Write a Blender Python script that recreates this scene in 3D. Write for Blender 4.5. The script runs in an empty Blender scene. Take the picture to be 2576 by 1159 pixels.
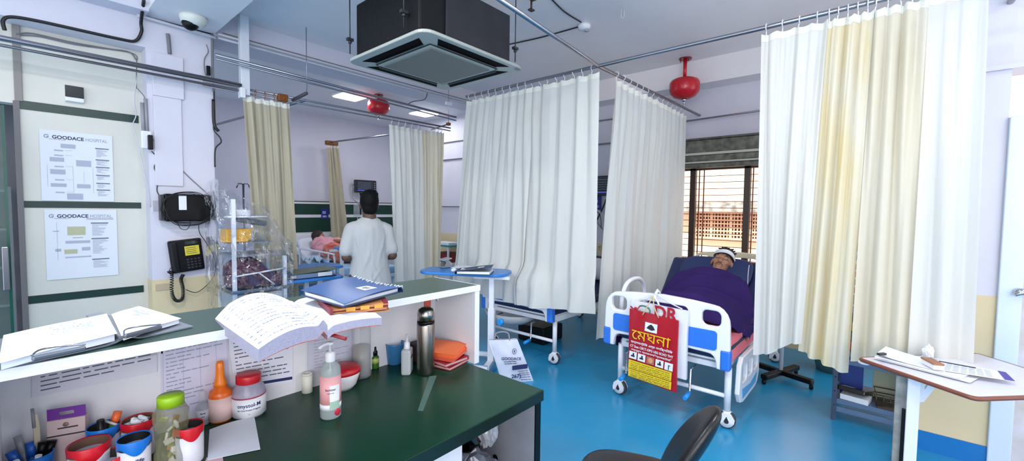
import bpy, bmesh, math, random
from mathutils import Vector, Matrix, Euler, noise
S = bpy.context.scene
COL = S.collection
V = Vector
PI = math.pi
# ---------------------------------------------------------------- camera
CAMF = 1076.4
_p, _y, _r = math.radians(2.842), math.radians(40.876), math.radians(0.697)
_F = V((math.cos(_y)*math.cos(_p), math.sin(_y)*math.cos(_p), -math.sin(_p)))
_R0 = V((math.sin(_y), -math.cos(_y), 0)); _U0 = _R0.cross(_F)
_R = math.cos(_r)*_R0 + math.sin(_r)*_U0
_U = -math.sin(_r)*_R0 + math.cos(_r)*_U0
EYE = V((0, 0, 1.6))
cd = bpy.data.cameras.new('camera'); cam = bpy.data.objects.new('camera', cd); COL.objects.link(cam)
cd.sensor_width = 36; cd.lens = 36*CAMF/2576; cd.clip_start = .02; cd.clip_end = 200
Mx = Matrix((_R, _U, -_F)).transposed().to_4x4(); Mx.translation = EYE
cam.matrix_world = Mx
S.camera = cam
def _ray(a, b): return _F + _R*((a-1288)/CAMF) - _U*((b-579.5)/CAMF)
def at_z(a, b, z): d = _ray(a, b); return EYE + d*((z-1.6)/d.z)
def at_x(a, b, x): d = _ray(a, b); return EYE + d*(x/d.x)
def at_y(a, b, y): d = _ray(a, b); return EYE + d*(y/d.y)
# ---------------------------------------------------------------- world, exposure, lamps
w = bpy.data.worlds.new('daylight'); S.world = w; w.use_nodes = True
w.node_tree.nodes['Background'].inputs[0].default_value = (.97, .97, 1, 1)
w.node_tree.nodes['Background'].inputs[1].default_value = 1.9
S.view_settings.view_transform = 'Standard'; S.view_settings.look = 'None'
S.view_settings.gamma = 1; S.view_settings.use_curve_mapping = False
S.view_settings.exposure = 0.25
sun = bpy.data.lights.new('sun', 'SUN'); sun.energy = 9; sun.angle = .02; sun.color = (1, .95, .86)
so = bpy.data.objects.new('sun', sun); COL.objects.link(so); so.rotation_euler = V((-.62, .12, 1)).to_track_quat('Z', 'Y').to_euler()
# added fill lamps on the unseen camera side, standing in for daylight
def area(name, loc, look, sx, sy, e, col=(1, 1, 1)):
    l = bpy.data.lights.new(name, 'AREA'); l.shape = 'RECTANGLE'; l.size = sx; l.size_y = sy; l.energy = e; l.color = col
    o = bpy.data.objects.new(name, l); COL.objects.link(o); o.location = loc
    o.rotation_euler = (V(loc)-V(look)).to_track_quat('Z', 'Y').to_euler(); return o
area('fill_front', (-2.2, -2.6, 2.3), (3, 2, 1.2), 3.4, 2.4, 95, (1, .99, .98))
area('fill_right', (2.6, -2.9, 1.7), (3.2, 1.0, .9), 1.8, 2.2, 18, (1, .98, .96))
# ---------------------------------------------------------------- materials
_m = {}
def lin(c):
    return tuple((x/12.92 if x <= .04045 else ((x+.055)/1.055)**2.4) for x in c)
def hexc(h): return lin(tuple(int(h[i:i+2], 16)/255 for i in (0, 2, 4)))
def mat(name, h, rough=.5, metal=0, alpha=1, bump=0, bscale=60, vary=0, vscale=3, spec=.5, transl=0, emit=0, vcol=None, coat=0, stretch=None):
    if name in _m: return _m[name]
    m = bpy.data.materials.new(name); m.use_nodes = True
    nt = m.node_tree; b = nt.nodes['Principled BSDF']; out = nt.nodes['Material Output']
    c = hexc(h)
    b.inputs['Base Color'].default_value = (*c, 1); b.inputs['Roughness'].default_value = rough
    b.inputs['Metallic'].default_value = metal; b.inputs['Specular IOR Level'].default_value = spec
    b.inputs['Coat Weight'].default_value = coat
    m.diffuse_color = (*c, 1)
    if vary or bump:
        tc = nt.nodes.new('ShaderNodeTexCoord'); src = tc.outputs['Object']
        if stretch:
            mp = nt.nodes.new('ShaderNodeMapping'); mp.inputs['Scale'].default_value = stretch
            nt.links.new(src, mp.inputs[0]); src = mp.outputs[0]
    if vary:
        n = nt.nodes.new('ShaderNodeTexNoise'); n.inputs['Scale'].default_value = vscale; n.inputs['Detail'].default_value = 4
        nt.links.new(src, n.inputs['Vector'])
        r = nt.nodes.new('ShaderNodeValToRGB'); r.color_ramp.elements[0].position = .35; r.color_ramp.elements[1].position = .68
        c2 = hexc(vcol) if vcol else tuple(x*(1-vary) for x in c)
        r.color_ramp.elements[0].color = (*c2, 1); r.color_ramp.elements[1].color = (*c, 1)
        nt.links.new(n.outputs['Fac'], r.inputs[0]); nt.links.new(r.outputs[0], b.inputs['Base Color'])
        csrc = r.outputs[0]
    else: csrc = None
    if bump:
        n2 = nt.nodes.new('ShaderNodeTexNoise'); n2.inputs['Scale'].default_value = bscale; n2.inputs['Detail'].default_value = 3
        nt.links.new(src, n2.inputs['Vector'])
        bp = nt.nodes.new('ShaderNodeBump'); bp.inputs['Strength'].default_value = bump; bp.inputs['Distance'].default_value = .01
        nt.links.new(n2.outputs['Fac'], bp.inputs['Height']); nt.links.new(bp.outputs[0], b.inputs['Normal'])
    last = b.outputs[0]
    if transl:
        t = nt.nodes.new('ShaderNodeBsdfTranslucent'); t.inputs[0].default_value = (*c, 1)
        if csrc: nt.links.new(csrc, t.inputs[0])
        mx = nt.nodes.new('ShaderNodeMixShader'); mx.inputs[0].default_value = transl
        nt.links.new(last, mx.inputs[1]); nt.links.new(t.outputs[0], mx.inputs[2]); last = mx.outputs[0]
    if alpha < 1:
        t = nt.nodes.new('ShaderNodeBsdfTransparent'); t.inputs[0].default_value = (1, 1, 1, 1)
        fr = nt.nodes.new('ShaderNodeLayerWeight'); fr.inputs[0].default_value = .35
        ma = nt.nodes.new('ShaderNodeMath'); ma.operation = 'MULTIPLY_ADD'; ma.inputs[1].default_value = .5*(1-alpha); ma.inputs[2].default_value = alpha; ma.use_clamp = True
        nt.links.new(fr.outputs['Facing'], ma.inputs[0])
        mx = nt.nodes.new('ShaderNodeMixShader'); nt.links.new(ma.outputs[0], mx.inputs[0])
        nt.links.new(t.outputs[0], mx.inputs[1]); nt.links.new(last, mx.inputs[2]); last = mx.outputs[0]
    if emit:
        b.inputs['Emission Color'].default_value = (*c, 1); b.inputs['Emission Strength'].default_value = emit
    nt.links.new(last, out.inputs[0])
    _m[name] = m; return m
# ---------------------------------------------------------------- mesh builder
class MB:
    def __init__(s, M=None): s.v = []; s.f = []; s.mi = []; s.sm = []; s.k = 0; s.M = M or Matrix(); s.smooth = False
    def add(s, vs, fs, smooth=None):
        o = len(s.v); s.v += [s.M @ V(p) for p in vs]
        for f in fs: s.f.append([i+o for i in f]); s.mi.append(s.k); s.sm.append(s.smooth if smooth is None else smooth)
        return s
    def box(s, c, d, R=None):
        x, y, z = d[0]/2, d[1]/2, d[2]/2
        vs = [V((a*x, b*y, e*z)) for a in (-1, 1) for b in (-1, 1) for e in (-1, 1)]
        if R: vs = [R @ p for p in vs]
        vs = [p+V(c) for p in vs]
        return s.add(vs, [(0, 1, 3, 2), (4, 6, 7, 5), (0, 4, 5, 1), (2, 3, 7, 6), (0, 2, 6, 4), (1, 5, 7, 3)], False)
    def bx(s, x0, x1, y0, y1, z0, z1): return s.box(((x0+x1)/2, (y0+y1)/2, (z0+z1)/2), (abs(x1-x0), abs(y1-y0), abs(z1-z0)))
    def tube(s, pts, r, n=8, caps=True, closed=False):
        pts = [V(p) for p in pts]; m = len(pts); rs = r if isinstance(r, (list, tuple)) else [r]*m
        vs = []; up = None
        for i, p in enumerate(pts):
            if closed: t = pts[(i+1) % m]-pts[i-1]
            else: t = pts[min(i+1, m-1)]-pts[max(i-1, 0)]
            if t.length < 1e-9: t = V((0, 0, 1))
            t.normalize()
            if up is None:
                up = t.orthogonal().normalized()
            up = (up-t*up.dot(t))
            if up.length < 1e-6: up = t.orthogonal()
            up.normalize(); w_ = t.cross(up)
            for j in range(n):
                a = 2*PI*j/n; vs.append(p+(up*math.cos(a)+w_*math.sin(a))*rs[i])
        fs = []
        for i in range(m if closed else m-1):
            for j in range(n):
                a = i*n+j; b = i*n+(j+1) % n; c = ((i+1) % m)*n; fs.append((a, b, c+(j+1) % n, c+j))
        s.add(vs, fs, True)
        if caps and not closed:
            o = len(s.v)-len(vs)
            for i in (0, m-1):
                s.f.append([o+i*n+j for j in (range(n-1, -1, -1) if i == 0 else range(n))]); s.mi.append(s.k); s.sm.append(False)
        return s
    def lathe(s, prof, c=(0, 0, 0), n=20, M=None, sx=1, sy=1, caps=True):
        M = M or Matrix(); c = V(c); vs = []
        for r, z in prof:
            for j in range(n):
                a = 2*PI*j/n; vs.append(c + (M @ V((r*sx*math.cos(a), r*sy*math.sin(a), z))))
        fs = [(i*n+j, i*n+(j+1) % n, (i+1)*n+(j+1) % n, (i+1)*n+j) for i in range(len(prof)-1) for j in range(n)]
        s.add(vs, fs, True)
        if caps:
            o = len(s.v)-len(vs)
            if prof[0][0] > 1e-5: s.f.append([o+j for j in range(n-1, -1, -1)]); s.mi.append(s.k); s.sm.append(False)
            if prof[-1][0] > 1e-5: s.f.append([o+(len(prof)-1)*n+j for j in range(n)]); s.mi.append(s.k); s.sm.append(False)
        return s
    def ell(s, c, d, R=None, n=14, m=8):
        vs = []; R = R or Matrix.Identity(3)
        for i in range(m+1):
            t = PI*i/m
            for j in range(n):
                a = 2*PI*j/n; vs.append(V(c)+R @ V((d[0]*math.sin(t)*math.cos(a), d[1]*math.sin(t)*math.sin(a), d[2]*math.cos(t))))
        fs = [(i*n+j, (i+1)*n+j, (i+1)*n+(j+1) % n, i*n+(j+1) % n) for i in range(m) for j in range(n)]
        return s.add(vs, fs, True)
    def grid(s, fn, nu, nv, smooth=True, closed_u=False):
        vs = [fn(i/nu, j/nv) for j in range(nv+1) for i in range(nu+(0 if closed_u else 1))]
        w_ = nu if closed_u else nu+1
        fs = [(j*w_+i, j*w_+(i+1) % w_, (j+1)*w_+(i+1) % w_, (j+1)*w_+i) for j in range(nv) for i in range(nu)]
        return s.add(vs, fs, smooth)
    def slab(s, fn, nu, nv, th, smooth=True):
        # closed sheet: fn(u,v) on top, th = thickness vector or fn
        t = th if callable(th) else (lambda u, v: V(th))
        g = lambda i, j: V(fn(i/nu, j/nv))
        vs = [g(i, j) for j in range(nv+1) for i in range(nu+1)]; N = len(vs)
        vs += [g(i, j)+t(i/nu, j/nv) for j in range(nv+1) for i in range(nu+1)]
        W = nu+1; fs = []
        for j in range(nv):
            for i in range(nu):
                q = (j*W+i, j*W+i+1, (j+1)*W+i+1, (j+1)*W+i); fs.append(q); fs.append(tuple(N+k for k in reversed(q)))
        rim = [i for i in range(W)] + [j*W+nu for j in range(1, nv+1)] + [nv*W+i for i in range(nu-1, -1, -1)] + [j*W for j in range(nv-1, 0, -1)]
        s.add(vs, fs, smooth)
        m = len(rim); rv = [vs[i] for i in rim]+[vs[i+N] for i in rim]
        return s.add(rv, [((a+1) % m, a, a+m, (a+1) % m+m) for a in range(m)], False)
    def plate(s, loops, frame, th, bevel=0):
        # loops: outline + holes as 2D lists; frame: 4x4 matrix (xy plane -> space); th thickness, bevel radius
        cu = bpy.data.curves.new('tmp', 'CURVE'); cu.dimensions = '2D'; cu.fill_mode = 'BOTH'
        cu.extrude = max(th/2-bevel, 0); cu.bevel_depth = bevel; cu.bevel_resolution = 2 if bevel else 0
        if bevel: cu.offset = -bevel
        for lp in loops:
            sp = cu.splines.new('POLY'); sp.points.add(len(lp)-1); sp.use_cyclic_u = True
            for q, p in zip(sp.points, lp): q.co = (p[0], p[1], 0, 1)
        ob = bpy.data.objects.new('tmp', cu); me = ob.to_mesh()
        s.add([frame @ v.co for v in me.vertices], [list(p.vertices) for p in me.polygons], False)
        ob.to_mesh_clear(); bpy.data.objects.remove(ob); bpy.data.curves.remove(cu)
        return s
    def text(s, txt, size, frame, font=None, th=0.0006, bold=0, align='LEFT', sx=1, spacing=1):
        cu = bpy.data.curves.new('tmp', 'FONT'); cu.body = txt; cu.size = size; cu.extrude = th; cu.offset = bold; cu.align_x = align; cu.space_character = spacing
        cu.resolution_u = 3
        if font: cu.font = font
        ob = bpy.data.objects.new('tmp', cu); me = ob.to_mesh()
        s.add([frame @ V((v.co.x*sx, v.co.y, v.co.z)) for v in me.vertices], [list(p.vertices) for p in me.polygons], False)
        ob.to_mesh_clear(); bpy.data.objects.remove(ob); bpy.data.curves.remove(cu)
        return s
    def build(s, name, mats, parent=None, world=False, bevel=0, sub=0, loc=None, weld=False):
        me = bpy.data.meshes.new(name)
        T = Matrix()
        if world and parent is not None: T = wmat(parent).inverted()
        elif loc is not None: T = Matrix.Translation(-V(loc))
        me.from_pydata([T @ p for p in s.v], [], s.f)
        for m in (mats if isinstance(mats, (list, tuple)) else [mats]): me.materials.append(m)
        me.polygons.foreach_set('material_index', s.mi); me.polygons.foreach_set('use_smooth', s.sm)
        me.validate(); me.update()
        o = bpy.data.objects.new(name, me); COL.objects.link(o)
        if parent is not None: o.parent = parent
        if loc is not None and not world: o.location = loc
        if weld:
            bm = bmesh.new(); bm.from_mesh(me); bmesh.ops.remove_doubles(bm, verts=bm.verts, dist=1e-5); bmesh.ops.recalc_face_normals(bm, faces=bm.faces); bm.to_mesh(me); bm.free()
        if bevel:
            b = o.modifiers.new('bevel', 'BEVEL'); b.width = bevel; b.segments = 2; b.limit_method = 'ANGLE'
        if sub:
            b = o.modifiers.new('sub', 'SUBSURF'); b.levels = b.render_levels = sub
        return o
def wmat(o):
    M = Matrix.Translation(o.location) @ o.rotation_euler.to_matrix().to_4x4()
    return (wmat(o.parent) @ M) if o.parent else M
def tag(o, label, cat=None, group=None, kind=None):
    if label: o['label'] = label
    if cat: o['category'] = cat
    if group: o['group'] = group
    if kind: o['kind'] = kind
    return o
def thing(name, label, cat, loc=(0, 0, 0), rz=0, group=None, rot=None):
    o = bpy.data.objects.new(name, None); COL.objects.link(o); o.location = loc; o.rotation_euler = rot or (0, 0, rz); o.empty_display_size = .05
    return tag(o, label, cat, group)
def struct(name, mb, m, **k):
    o = mb.build(name, m, **k); o['kind'] = 'structure'; return o
def kids(o): return list(o.children)
def dup(root, loc=None, rz=None, label=None, group=None, rot=None):
    def cp(o, par):
        c = o.copy(); COL.objects.link(c); c.parent = par
        for ch in kids(o): cp(ch, c)
        return c
    r = cp(root, None)
    if loc is not None: r.location = loc
    if rz is not None: r.rotation_euler = (0, 0, rz)
    if rot is not None: r.rotation_euler = rot
    if label: r['label'] = label
    if group: r['group'] = group
    return r
def rz(a): return Matrix.Rotation(a, 4, 'Z')
def frame(o, xdir, ydir):
    x = V(xdir).normalized(); z = x.cross(V(ydir)).normalized(); y = z.cross(x)
    M = Matrix((x, y, z)).transposed().to_4x4(); M.translation = V(o); return M
def FX(x, y0, z0, flip=True):  # plane facing -X: local x runs toward -Y (rightwards for a viewer looking along +X)
    return frame((x, y0, z0), (0, -1, 0), (0, 0, 1))
def FY(x0, y, z0):  # plane facing -Y
    return frame((x0, y, z0), (1, 0, 0), (0, 0, 1))
def FZ(x, y, z, a=0):  # lying flat, turned by a
    return frame((x, y, z), (math.cos(a), math.sin(a), 0), (-math.sin(a), math.cos(a), 0))
def rrect(x0, x1, y0, y1, r, n=5):
    pts = []
    for cx, cy, a0 in ((x1-r, y0+r, -PI/2), (x1-r, y1-r, 0), (x0+r, y1-r, PI/2), (x0+r, y0+r, PI)):
        for i in range(n+1):
            a = a0+PI/2*i/n; pts.append((cx+r*math.cos(a), cy+r*math.sin(a)))
    return pts
def lerp(a, b, t): return a+(b-a)*t
def smooth_path(pts, n=6):
    pts = [V(p) for p in pts]; out = []
    for i in range(len(pts)-1):
        p0 = pts[max(i-1, 0)]; p1 = pts[i]; p2 = pts[i+1]; p3 = pts[min(i+2, len(pts)-1)]
        for k in range(n):
            t = k/n; out.append(.5*((2*p1)+(-p0+p2)*t+(2*p0-5*p1+4*p2-p3)*t*t+(-p0+3*p1-3*p2+p3)*t**3))
    out.append(pts[-1]); return out
def wire(name, label, cat, pts, r, m, parent=None, n=5, group=None, seg=6):
    mb = MB(); mb.tube(smooth_path(pts, seg), r, n)
    if parent is not None: return mb.build(name, m, parent, world=True)
    return tag(mb.build(name, m, loc=V(pts[0])), label, cat, group or {'cable': 'loose cables on walls and ceiling', 'pipe': 'conduits along walls and beams'}.get(cat))
def blob(name, prims, vox, m, parent=None, world=True, it=4, loc=None):
    """one continuous skin grown round ellipsoids and tapered limbs"""
    mb = MB()
    for p in prims:
        if p[0] == 'e': mb.ell(p[1], p[2], p[3] if len(p) > 3 else None, 20, 12)
        elif p[0] == 'c':
            a, b = V(p[1]), V(p[2]); r0, r1 = p[3], p[4]; fl = p[5] if len(p) > 5 else 1
            z = (b-a).normalized(); x = V(p[6]).normalized() if len(p) > 6 else z.orthogonal().normalized()
            y = z.cross(x).normalized(); x = y.cross(z)
            L = (b-a).length; R = Matrix((x, y, z)).transposed()
            prof = [(r0*math.sin(t), -r0*math.cos(t)) for t in [PI/2*i/5 for i in range(0, 5)]] + [(r0, 0), (r1, L)] + [(r1*math.cos(t), L+r1*math.sin(t)) for t in [PI/2*i/5 for i in range(1, 6)]]
            mb.lathe(prof, a, 16, R, 1, fl)
    o = mb.build(name, m, None)
    bm = bmesh.new(); bm.from_mesh(o.data); bmesh.ops.remove_doubles(bm, verts=bm.verts, dist=1e-6); bmesh.ops.recalc_face_normals(bm, faces=bm.faces); bm.to_mesh(o.data); bm.free()
    r = o.modifiers.new('r', 'REMESH'); r.mode = 'VOXEL'; r.voxel_size = vox; r.use_smooth_shade = True
    s = o.modifiers.new('s', 'SMOOTH'); s.iterations = it; s.factor = .5
    dg = bpy.context.evaluated_depsgraph_get(); dg.update()
    me = bpy.data.meshes.new_from_object(o.evaluated_get(dg))
    o.modifiers.clear(); o.data = me; me.name = name
    if not me.materials: me.materials.append(m)
    if parent is not None:
        if world: me.transform(wmat(parent).inverted())
        o.parent = parent
    elif loc is not None:
        me.transform(Matrix.Translation(-V(loc))); o.location = loc
    return o
# ---------------------------------------------------------------- shared materials
WHITE_WALL = mat('lilac_white_wall_paint', 'd9d7e4', .45, bump=.08, bscale=40, vary=.05, vscale=2)
CEIL = mat('ceiling_paint', 'eeeaee', .42, bump=.05, bscale=12, vary=.06, vscale=1.3)
CREAM_PANEL = mat('cream_panel', 'd9d8cf', .4, vary=.05, vscale=4)
DADO = mat('cream_dado_paint', 'ddcba4', .5)
GREEN_STRIPE = mat('dark_green_stripe', '14352f', .35)
GREEN_TOP = mat('green_laminate', '0b3a29', .3, vary=.12, vscale=5, spec=.28)
WHITE_LAM = mat('white_laminate', 'e4e4ea', .35, vary=.04, vscale=6)
FLOORM = mat('blue_vinyl_floor', '2a97c8', .24, vary=.16, vscale=1.1, bump=.03, bscale=9)
STEEL = mat('stainless_steel', '8c8c94', .25, 1)
RAILM = mat('curtain_rail_steel', 'a09ea4', .3, 1)
CHROME = mat('chrome', 'c8c8cc', .15, 1)
WPLAST = mat('white_plastic', 'e6e8ee', .3)
WPAINT = mat('white_powder_coat', 'dfe2ea', .35)
BPLAST = mat('blue_plastic', '2f74d8', .35)
BLACKP = mat('black_plastic', '0a0b0d', .35, spec=.22)
DARKG = mat('dark_grey_plastic', '2a2b2f', .4)
GREYP = mat('grey_plastic', '8a8c92', .45)
PAPER = mat('white_paper', 'e2e6ee', .7)
INK = mat('grey_print_ink', '5a5e70', .7)
LINK = mat('pale_print_ink', '9aa0b4', .7)
INKD = mat('dark_print_ink', '23252e', .7)
NAVYI = mat('navy_print', '1d2b5e', .6)
CURT_W = mat('white_curtain_cloth', 'e6e8e5', .55, transl=.35, bump=.10, bscale=10, stretch=(4, 4, .4), vary=.05, vscale=1.6, vcol='e4e4de')
CURT_C = mat('cream_curtain_cloth', 'e4dcc4', .6, transl=.36, bump=.12, bscale=14, stretch=(4, 4, .5), vary=.1, vscale=2.2, vcol='e6e1d0')
CURT_Y = mat('yellowed_curtain_cloth', 'ebdcaa', .5, transl=.4, bump=.12, bscale=14, stretch=(4, 4, .5), vary=.15, vscale=3, vcol='e9e6d6')
CURT_B = mat('beige_curtain_cloth', 'cbc2a8', .7, transl=.3, bump=.12, bscale=14, stretch=(4, 4, .5), vary=.1, vscale=2, vcol='bdb59e')
NAVY = mat('navy_mattress', '14214a', .38, bump=.1, bscale=20)
RED = mat('red_enamel', 'c01a28', .22)
BLUETRAY = mat('blue_tray', '2c7cc8', .3)
SKIN = mat('brown_skin', '8a5c42', .5, vary=.1, vscale=30)
HAIR = mat('black_hair', '050506', .6, bump=.6, bscale=90, spec=.15)
YELLOW = mat('yellow', 'e8c42c', .5)
ORANGE = mat('orange_plastic', 'e8601c', .3)
BROWN = mat('brown_rust', '8a4c14', .5, vary=.3, vscale=60)
CABLE = mat('black_cable', '131316', .45)
WCABLE = mat('white_cable', 'c9c9d2', .45)
GCABLE = mat('grey_cable', '77767e', .5)
CLEAR = mat('clear_plastic', 'dfe6ea', .08, alpha=.16, spec=.8)
# ================================================================ THE SETTING
struct('floor', MB().bx(-4, 6.3, -3.2, 9.3, -.08, 0), FLOORM)
struct('ceiling', MB().bx(-4, 6.3, -3.2, 9.3, 3.5, 3.62), CEIL)
# window wall, x = 5.95
WX = 5.95; WT = .16; wy0, wy1, wz0, wz1 = .35, 2.2, .92, 2.2
mb = MB()
mb.bx(WX, WX+WT, -.7, wy0, 0, 3.5); mb.bx(WX, WX+WT, wy1, 9.1, 0, 3.5); mb.bx(WX, WX+WT, wy0, wy1, 0, wz0); mb.bx(WX, WX+WT, wy0, wy1, wz1, 3.5)
struct('wall_window_side', mb, WHITE_WALL)
struct('trim_1', MB().bx(WX-.012, WX, -.7, wy0, 0, 1.08).bx(WX-.012, WX, wy1, 9.0, 0, 1.08).bx(WX-.012, WX, wy0, wy1, 0, .9), DADO)
struct('trim_2', MB().bx(WX-.3, WX, -.7, 4.2, 3.2, 3.5), CEIL)
# far wall
struct('wall_far', MB().bx(-.3, WX+.2, 8.9, 9.06, 0, 3.5), WHITE_WALL)
# poster wall with the doorway at its left
PY = 5.3
struct('wall_left', MB().bx(.02, .80, PY, PY+.12, 0, 3.5).bx(-1.6, .02, PY, PY+.12, 2.4, 3.5).bx(-3, -1.0, PY, PY+.12, 0, 2.4), CREAM_PANEL)
mb = MB()
for a, b in ((2.36, 2.43), (1.565, 1.62), (.77, .835)): mb.bx(.025, .765, PY-.006, PY, a, b)
struct('trim_3', mb, GREEN_STRIPE)
struct('trim_4', MB().bx(.0, .035, PY-.02, PY+.13, 0, 2.42), mat('metal_door_jamb', '6d6a6c', .5))
# vestibule behind the doorway
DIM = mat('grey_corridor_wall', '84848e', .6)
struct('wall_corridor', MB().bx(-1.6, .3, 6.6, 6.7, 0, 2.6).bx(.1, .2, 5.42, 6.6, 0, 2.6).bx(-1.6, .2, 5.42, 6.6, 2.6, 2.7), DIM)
# pillar
PX0, PX1 = .80, 1.31
struct('wall_pillar', MB().bx(PX0, PX1, 5.1, 5.6, 0, 3.3), WHITE_WALL)
struct('wall_pillar_dado', MB().bx(PX0-.004, PX1+.004, 5.094, 5.3, 0, .9), DADO)
struct('trim_5', MB().bx(.84, 1.07, 5.07, 5.1, 2.60, 2.99), WHITE_WALL, bevel=.004)
struct('trim_13', MB().bx(.84, 1.05, 5.08, 5.1, 1.78, 2.60), WHITE_WALL, bevel=.004)
# beams
struct('trim_6', MB().bx(PX0, 1.33, -3.1, 5.1, 3.3, 3.5), CEIL)
struct('trim_7', MB().bx(PX0, WX-.3, 5.1, 5.55, 3.29, 3.5), WHITE_WALL)
struct('trim_8', MB().bx(-3, PX0, 4.9, PY+.1, 3.28, 3.5), WHITE_WALL)
struct('trim_9', MB().bx(-3, PX0, PY-.2, PY, 3.02, 3.28), WHITE_WALL)
# right pier and door
DX = 4.0
struct('wall_light_block', MB().bx(.3, DX+.3, -3.3, -3.2, 0, 3.5), WHITE_WALL)  # unseen wall, added to block world light from the right
mb = MB().bx(DX, DX+.25, -.56, -.22, 0, 3.5).bx(DX+.02, DX+.25, -3.0, -.56, 2.5, 3.5)
struct('wall_right', mb, WHITE_WALL)
struct('trim_10', MB().bx(DX-.006, DX, -.56, -.22, .1, 1.09), DADO)
struct('baseboard_right', MB().bx(DX-.016, DX-.004, -.56, -.22, 0, .13), mat('blue_skirting', '1273bb', .3), )
struct('trim_11', MB().bx(DX-.03, DX+.03, -3, -.22, 2.49, 2.52), WHITE_WALL)
DOORP = mat('white_door_paint', 'd9d5de', .4, vary=.08, vscale=6, vcol='c6bdb4')
struct('trim_12', MB().bx(DX-.03, DX+.1, -.66, -.56, 0, 2.2).bx(DX-.03, DX+.1, -1.7, -.66, 2.12, 2.2), mat('pale_blue_door_frame', 'd8e4f2', .35), bevel=.006)
d = struct('door_1', MB().bx(DX+.03, DX+.075, -1.65, -.665, .015, 2.12), DOORP)
for z0, z1 in ((.15, .95), (1.1, 2.0)):
    mb = MB()
    for p in ([(-.8, z0), (-.8, z1)], [(-1.5, z0), (-1.5, z1)], [(-.8, z0), (-1.5, z0)], [(-.8, z1), (-1.5, z1)]):
        mb.tube([(DX+.03, *p[0]), (DX+.03, *p[1])], .012, 6)
    mb.build('door_molding', DOORP, d)
mb = MB(); mb.tube([(DX-.05, -.72, 1.13), (DX-.06, -.66, 1.14), (DX-.07, -.62, 1.12)], .012, 8); mb.ell((DX-.05, -.65, 1.14), (.022, .03, .022)); mb.build('door_knob', CHROME, d)
MB().bx(DX+.018, DX+.032, -1.2, -.72, 1.14, 1.21).build('door_sticker', mat('orange_brown_sticker', 'b05a3c', .5, vary=.5, vscale=30, vcol='e0c8b0'), d)
struct('floor_strip', MB().bx(DX-.05, DX+.3, -3, -.56, .0, .004), mat('grey_cement_threshold', '7c7a7a', .8, vary=.3, vscale=8))
# window: frames, grills, roller shutter box
win = thing('window_1', None, None, (WX, 1.3, wz0)); win['kind'] = 'structure'
WB = mat('brown_window_frame', '3a241c', .4)
mb = MB()
for y in (wy0+.03, 1.30, 1.96, wy1-.02): mb.bx(WX+.03, WX+.1, y-.035, y+.035, wz0, wz1)
mb.bx(WX+.03, WX+.1, wy0, wy1, wz0, wz0+.05).bx(WX+.03, WX+.1, wy0, wy1, wz1-.05, wz1)
mb.build('window_frame', WB, win, world=True)
GR = mat('rust_red_window_bar', '8a4a34', .5)
mb = MB()
for k in range(15):
    z = wz0+.05+k*.085; mb.bx(WX+.115, WX+.127, wy0, wy1, z-.004, z+.004)
for y in (.6, 1.25, 1.84, 1.9): mb.bx(WX+.112, WX+.124, y-.007, y+.007, wz0, wz1)
mb.build('window_grill', GR, win, world=True)
mb = MB().bx(WX+.06, WX+.064, wy0, 1.0, wz0, wz1)
mb.build('window_pane', mat('window_glass', 'e8eef4', .05, alpha=.06), win, world=True)
SH = mat('weathered_shutter_metal', '75756a', .5, .2, vary=.4, vscale=14, vcol='4c4b44')
mb = MB().bx(WX-.16, WX, wy0-.05, 2.25, 2.36, 2.52).bx(WX-.13, WX, wy0-.05, 2.25, 2.25, 2.33).bx(WX-.09, WX, wy0-.05, 2.25, 2.17, 2.23).bx(WX-.18, WX, wy0-.08, 2.27, 2.52, 2.545)
mb.build('shutter_box', SH, win, world=True, bevel=.01)
mb = MB().bx(WX-.15, WX, wy0-.05, 2.25, 2.33, 2.36).bx(WX-.12, WX, wy0-.05, 2.25, 2.23, 2.25)
mb.build('shutter_slat', mat('pale_shutter_slat', 'bdbcae', .5), win, world=True)
# dark headboard panelling on the far wall
hp = thing('wall_panelling', 'dark green bed head panelling with white rails on the far wall', 'wall panel', (4.7, 8.88, 1.05))
GP = mat('green_wall_panel', '123c30', .35)
a0, a1 = 3.45, 5.93
for z0, z1 in ((1.08, 1.38), (1.44, 1.66)): MB().bx(a0, a1, 8.87, 8.9, z0, z1).build('green_board', GP, hp, world=True, bevel=.003)
for z0, z1 in ((1.38, 1.44), (1.66, 1.7), (1.03, 1.08)): MB().bx(a0, a1, 8.86, 8.9, z0, z1).build('white_rail', WHITE_LAM, hp, world=True)
MB().bx(a0, a1, 8.855, 8.9, 1.70, 1.715).build('top_edge', DARKG, hp, world=True)
# outside
PEACH = mat('peach_render', 'fbe0c4', .8, vary=.05, vscale=3)
bl = thing('building', 'peach building with a pierced lattice screen seen through the window', 'building', (9.5, 2.4, 0))
MB().bx(9.5, 12, -3, 8, -.5, 5).build('wall', PEACH, bl, world=True)
MB().bx(9.2, 9.5, -3, 8, 1.60, 1.80).build('ledge', mat('weathered_concrete', 'b5b2ac', .8, vary=.5, vscale=9, vcol='6f6c68'), bl, world=True)
LAT = mat('lattice_concrete', 'd9b094', .8)
mb = MB()
for s0 in (1.95, 2.2, 2.62, 2.85, 1.2, 1.45):
    pass
y0, y1, z0, z1 = 1.2, 3.05, 1.06, 1.58
ny, nz = 30, 7
for i in range(ny+1):
    y = lerp(y0, y1, i/ny); wd = .05 if i % 6 == 0 else .02; mb.bx(9.4, 9.47, y-wd/2, y+wd/2, z0, z1)
for j in range(nz+1):
    z = lerp(z0, z1, j/nz); h = .035 if j in (0, nz) else .026; mb.bx(9.395, 9.475, y0, y1, z-h/2, z+h/2)
mb.build('lattice_screen', LAT, bl, world=True)
MB().bx(9.485, 9.5, y0, y1, z0, z1).build('lattice_opening', mat('dark_opening', 'a07c66', .9), bl, world=True)
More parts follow.
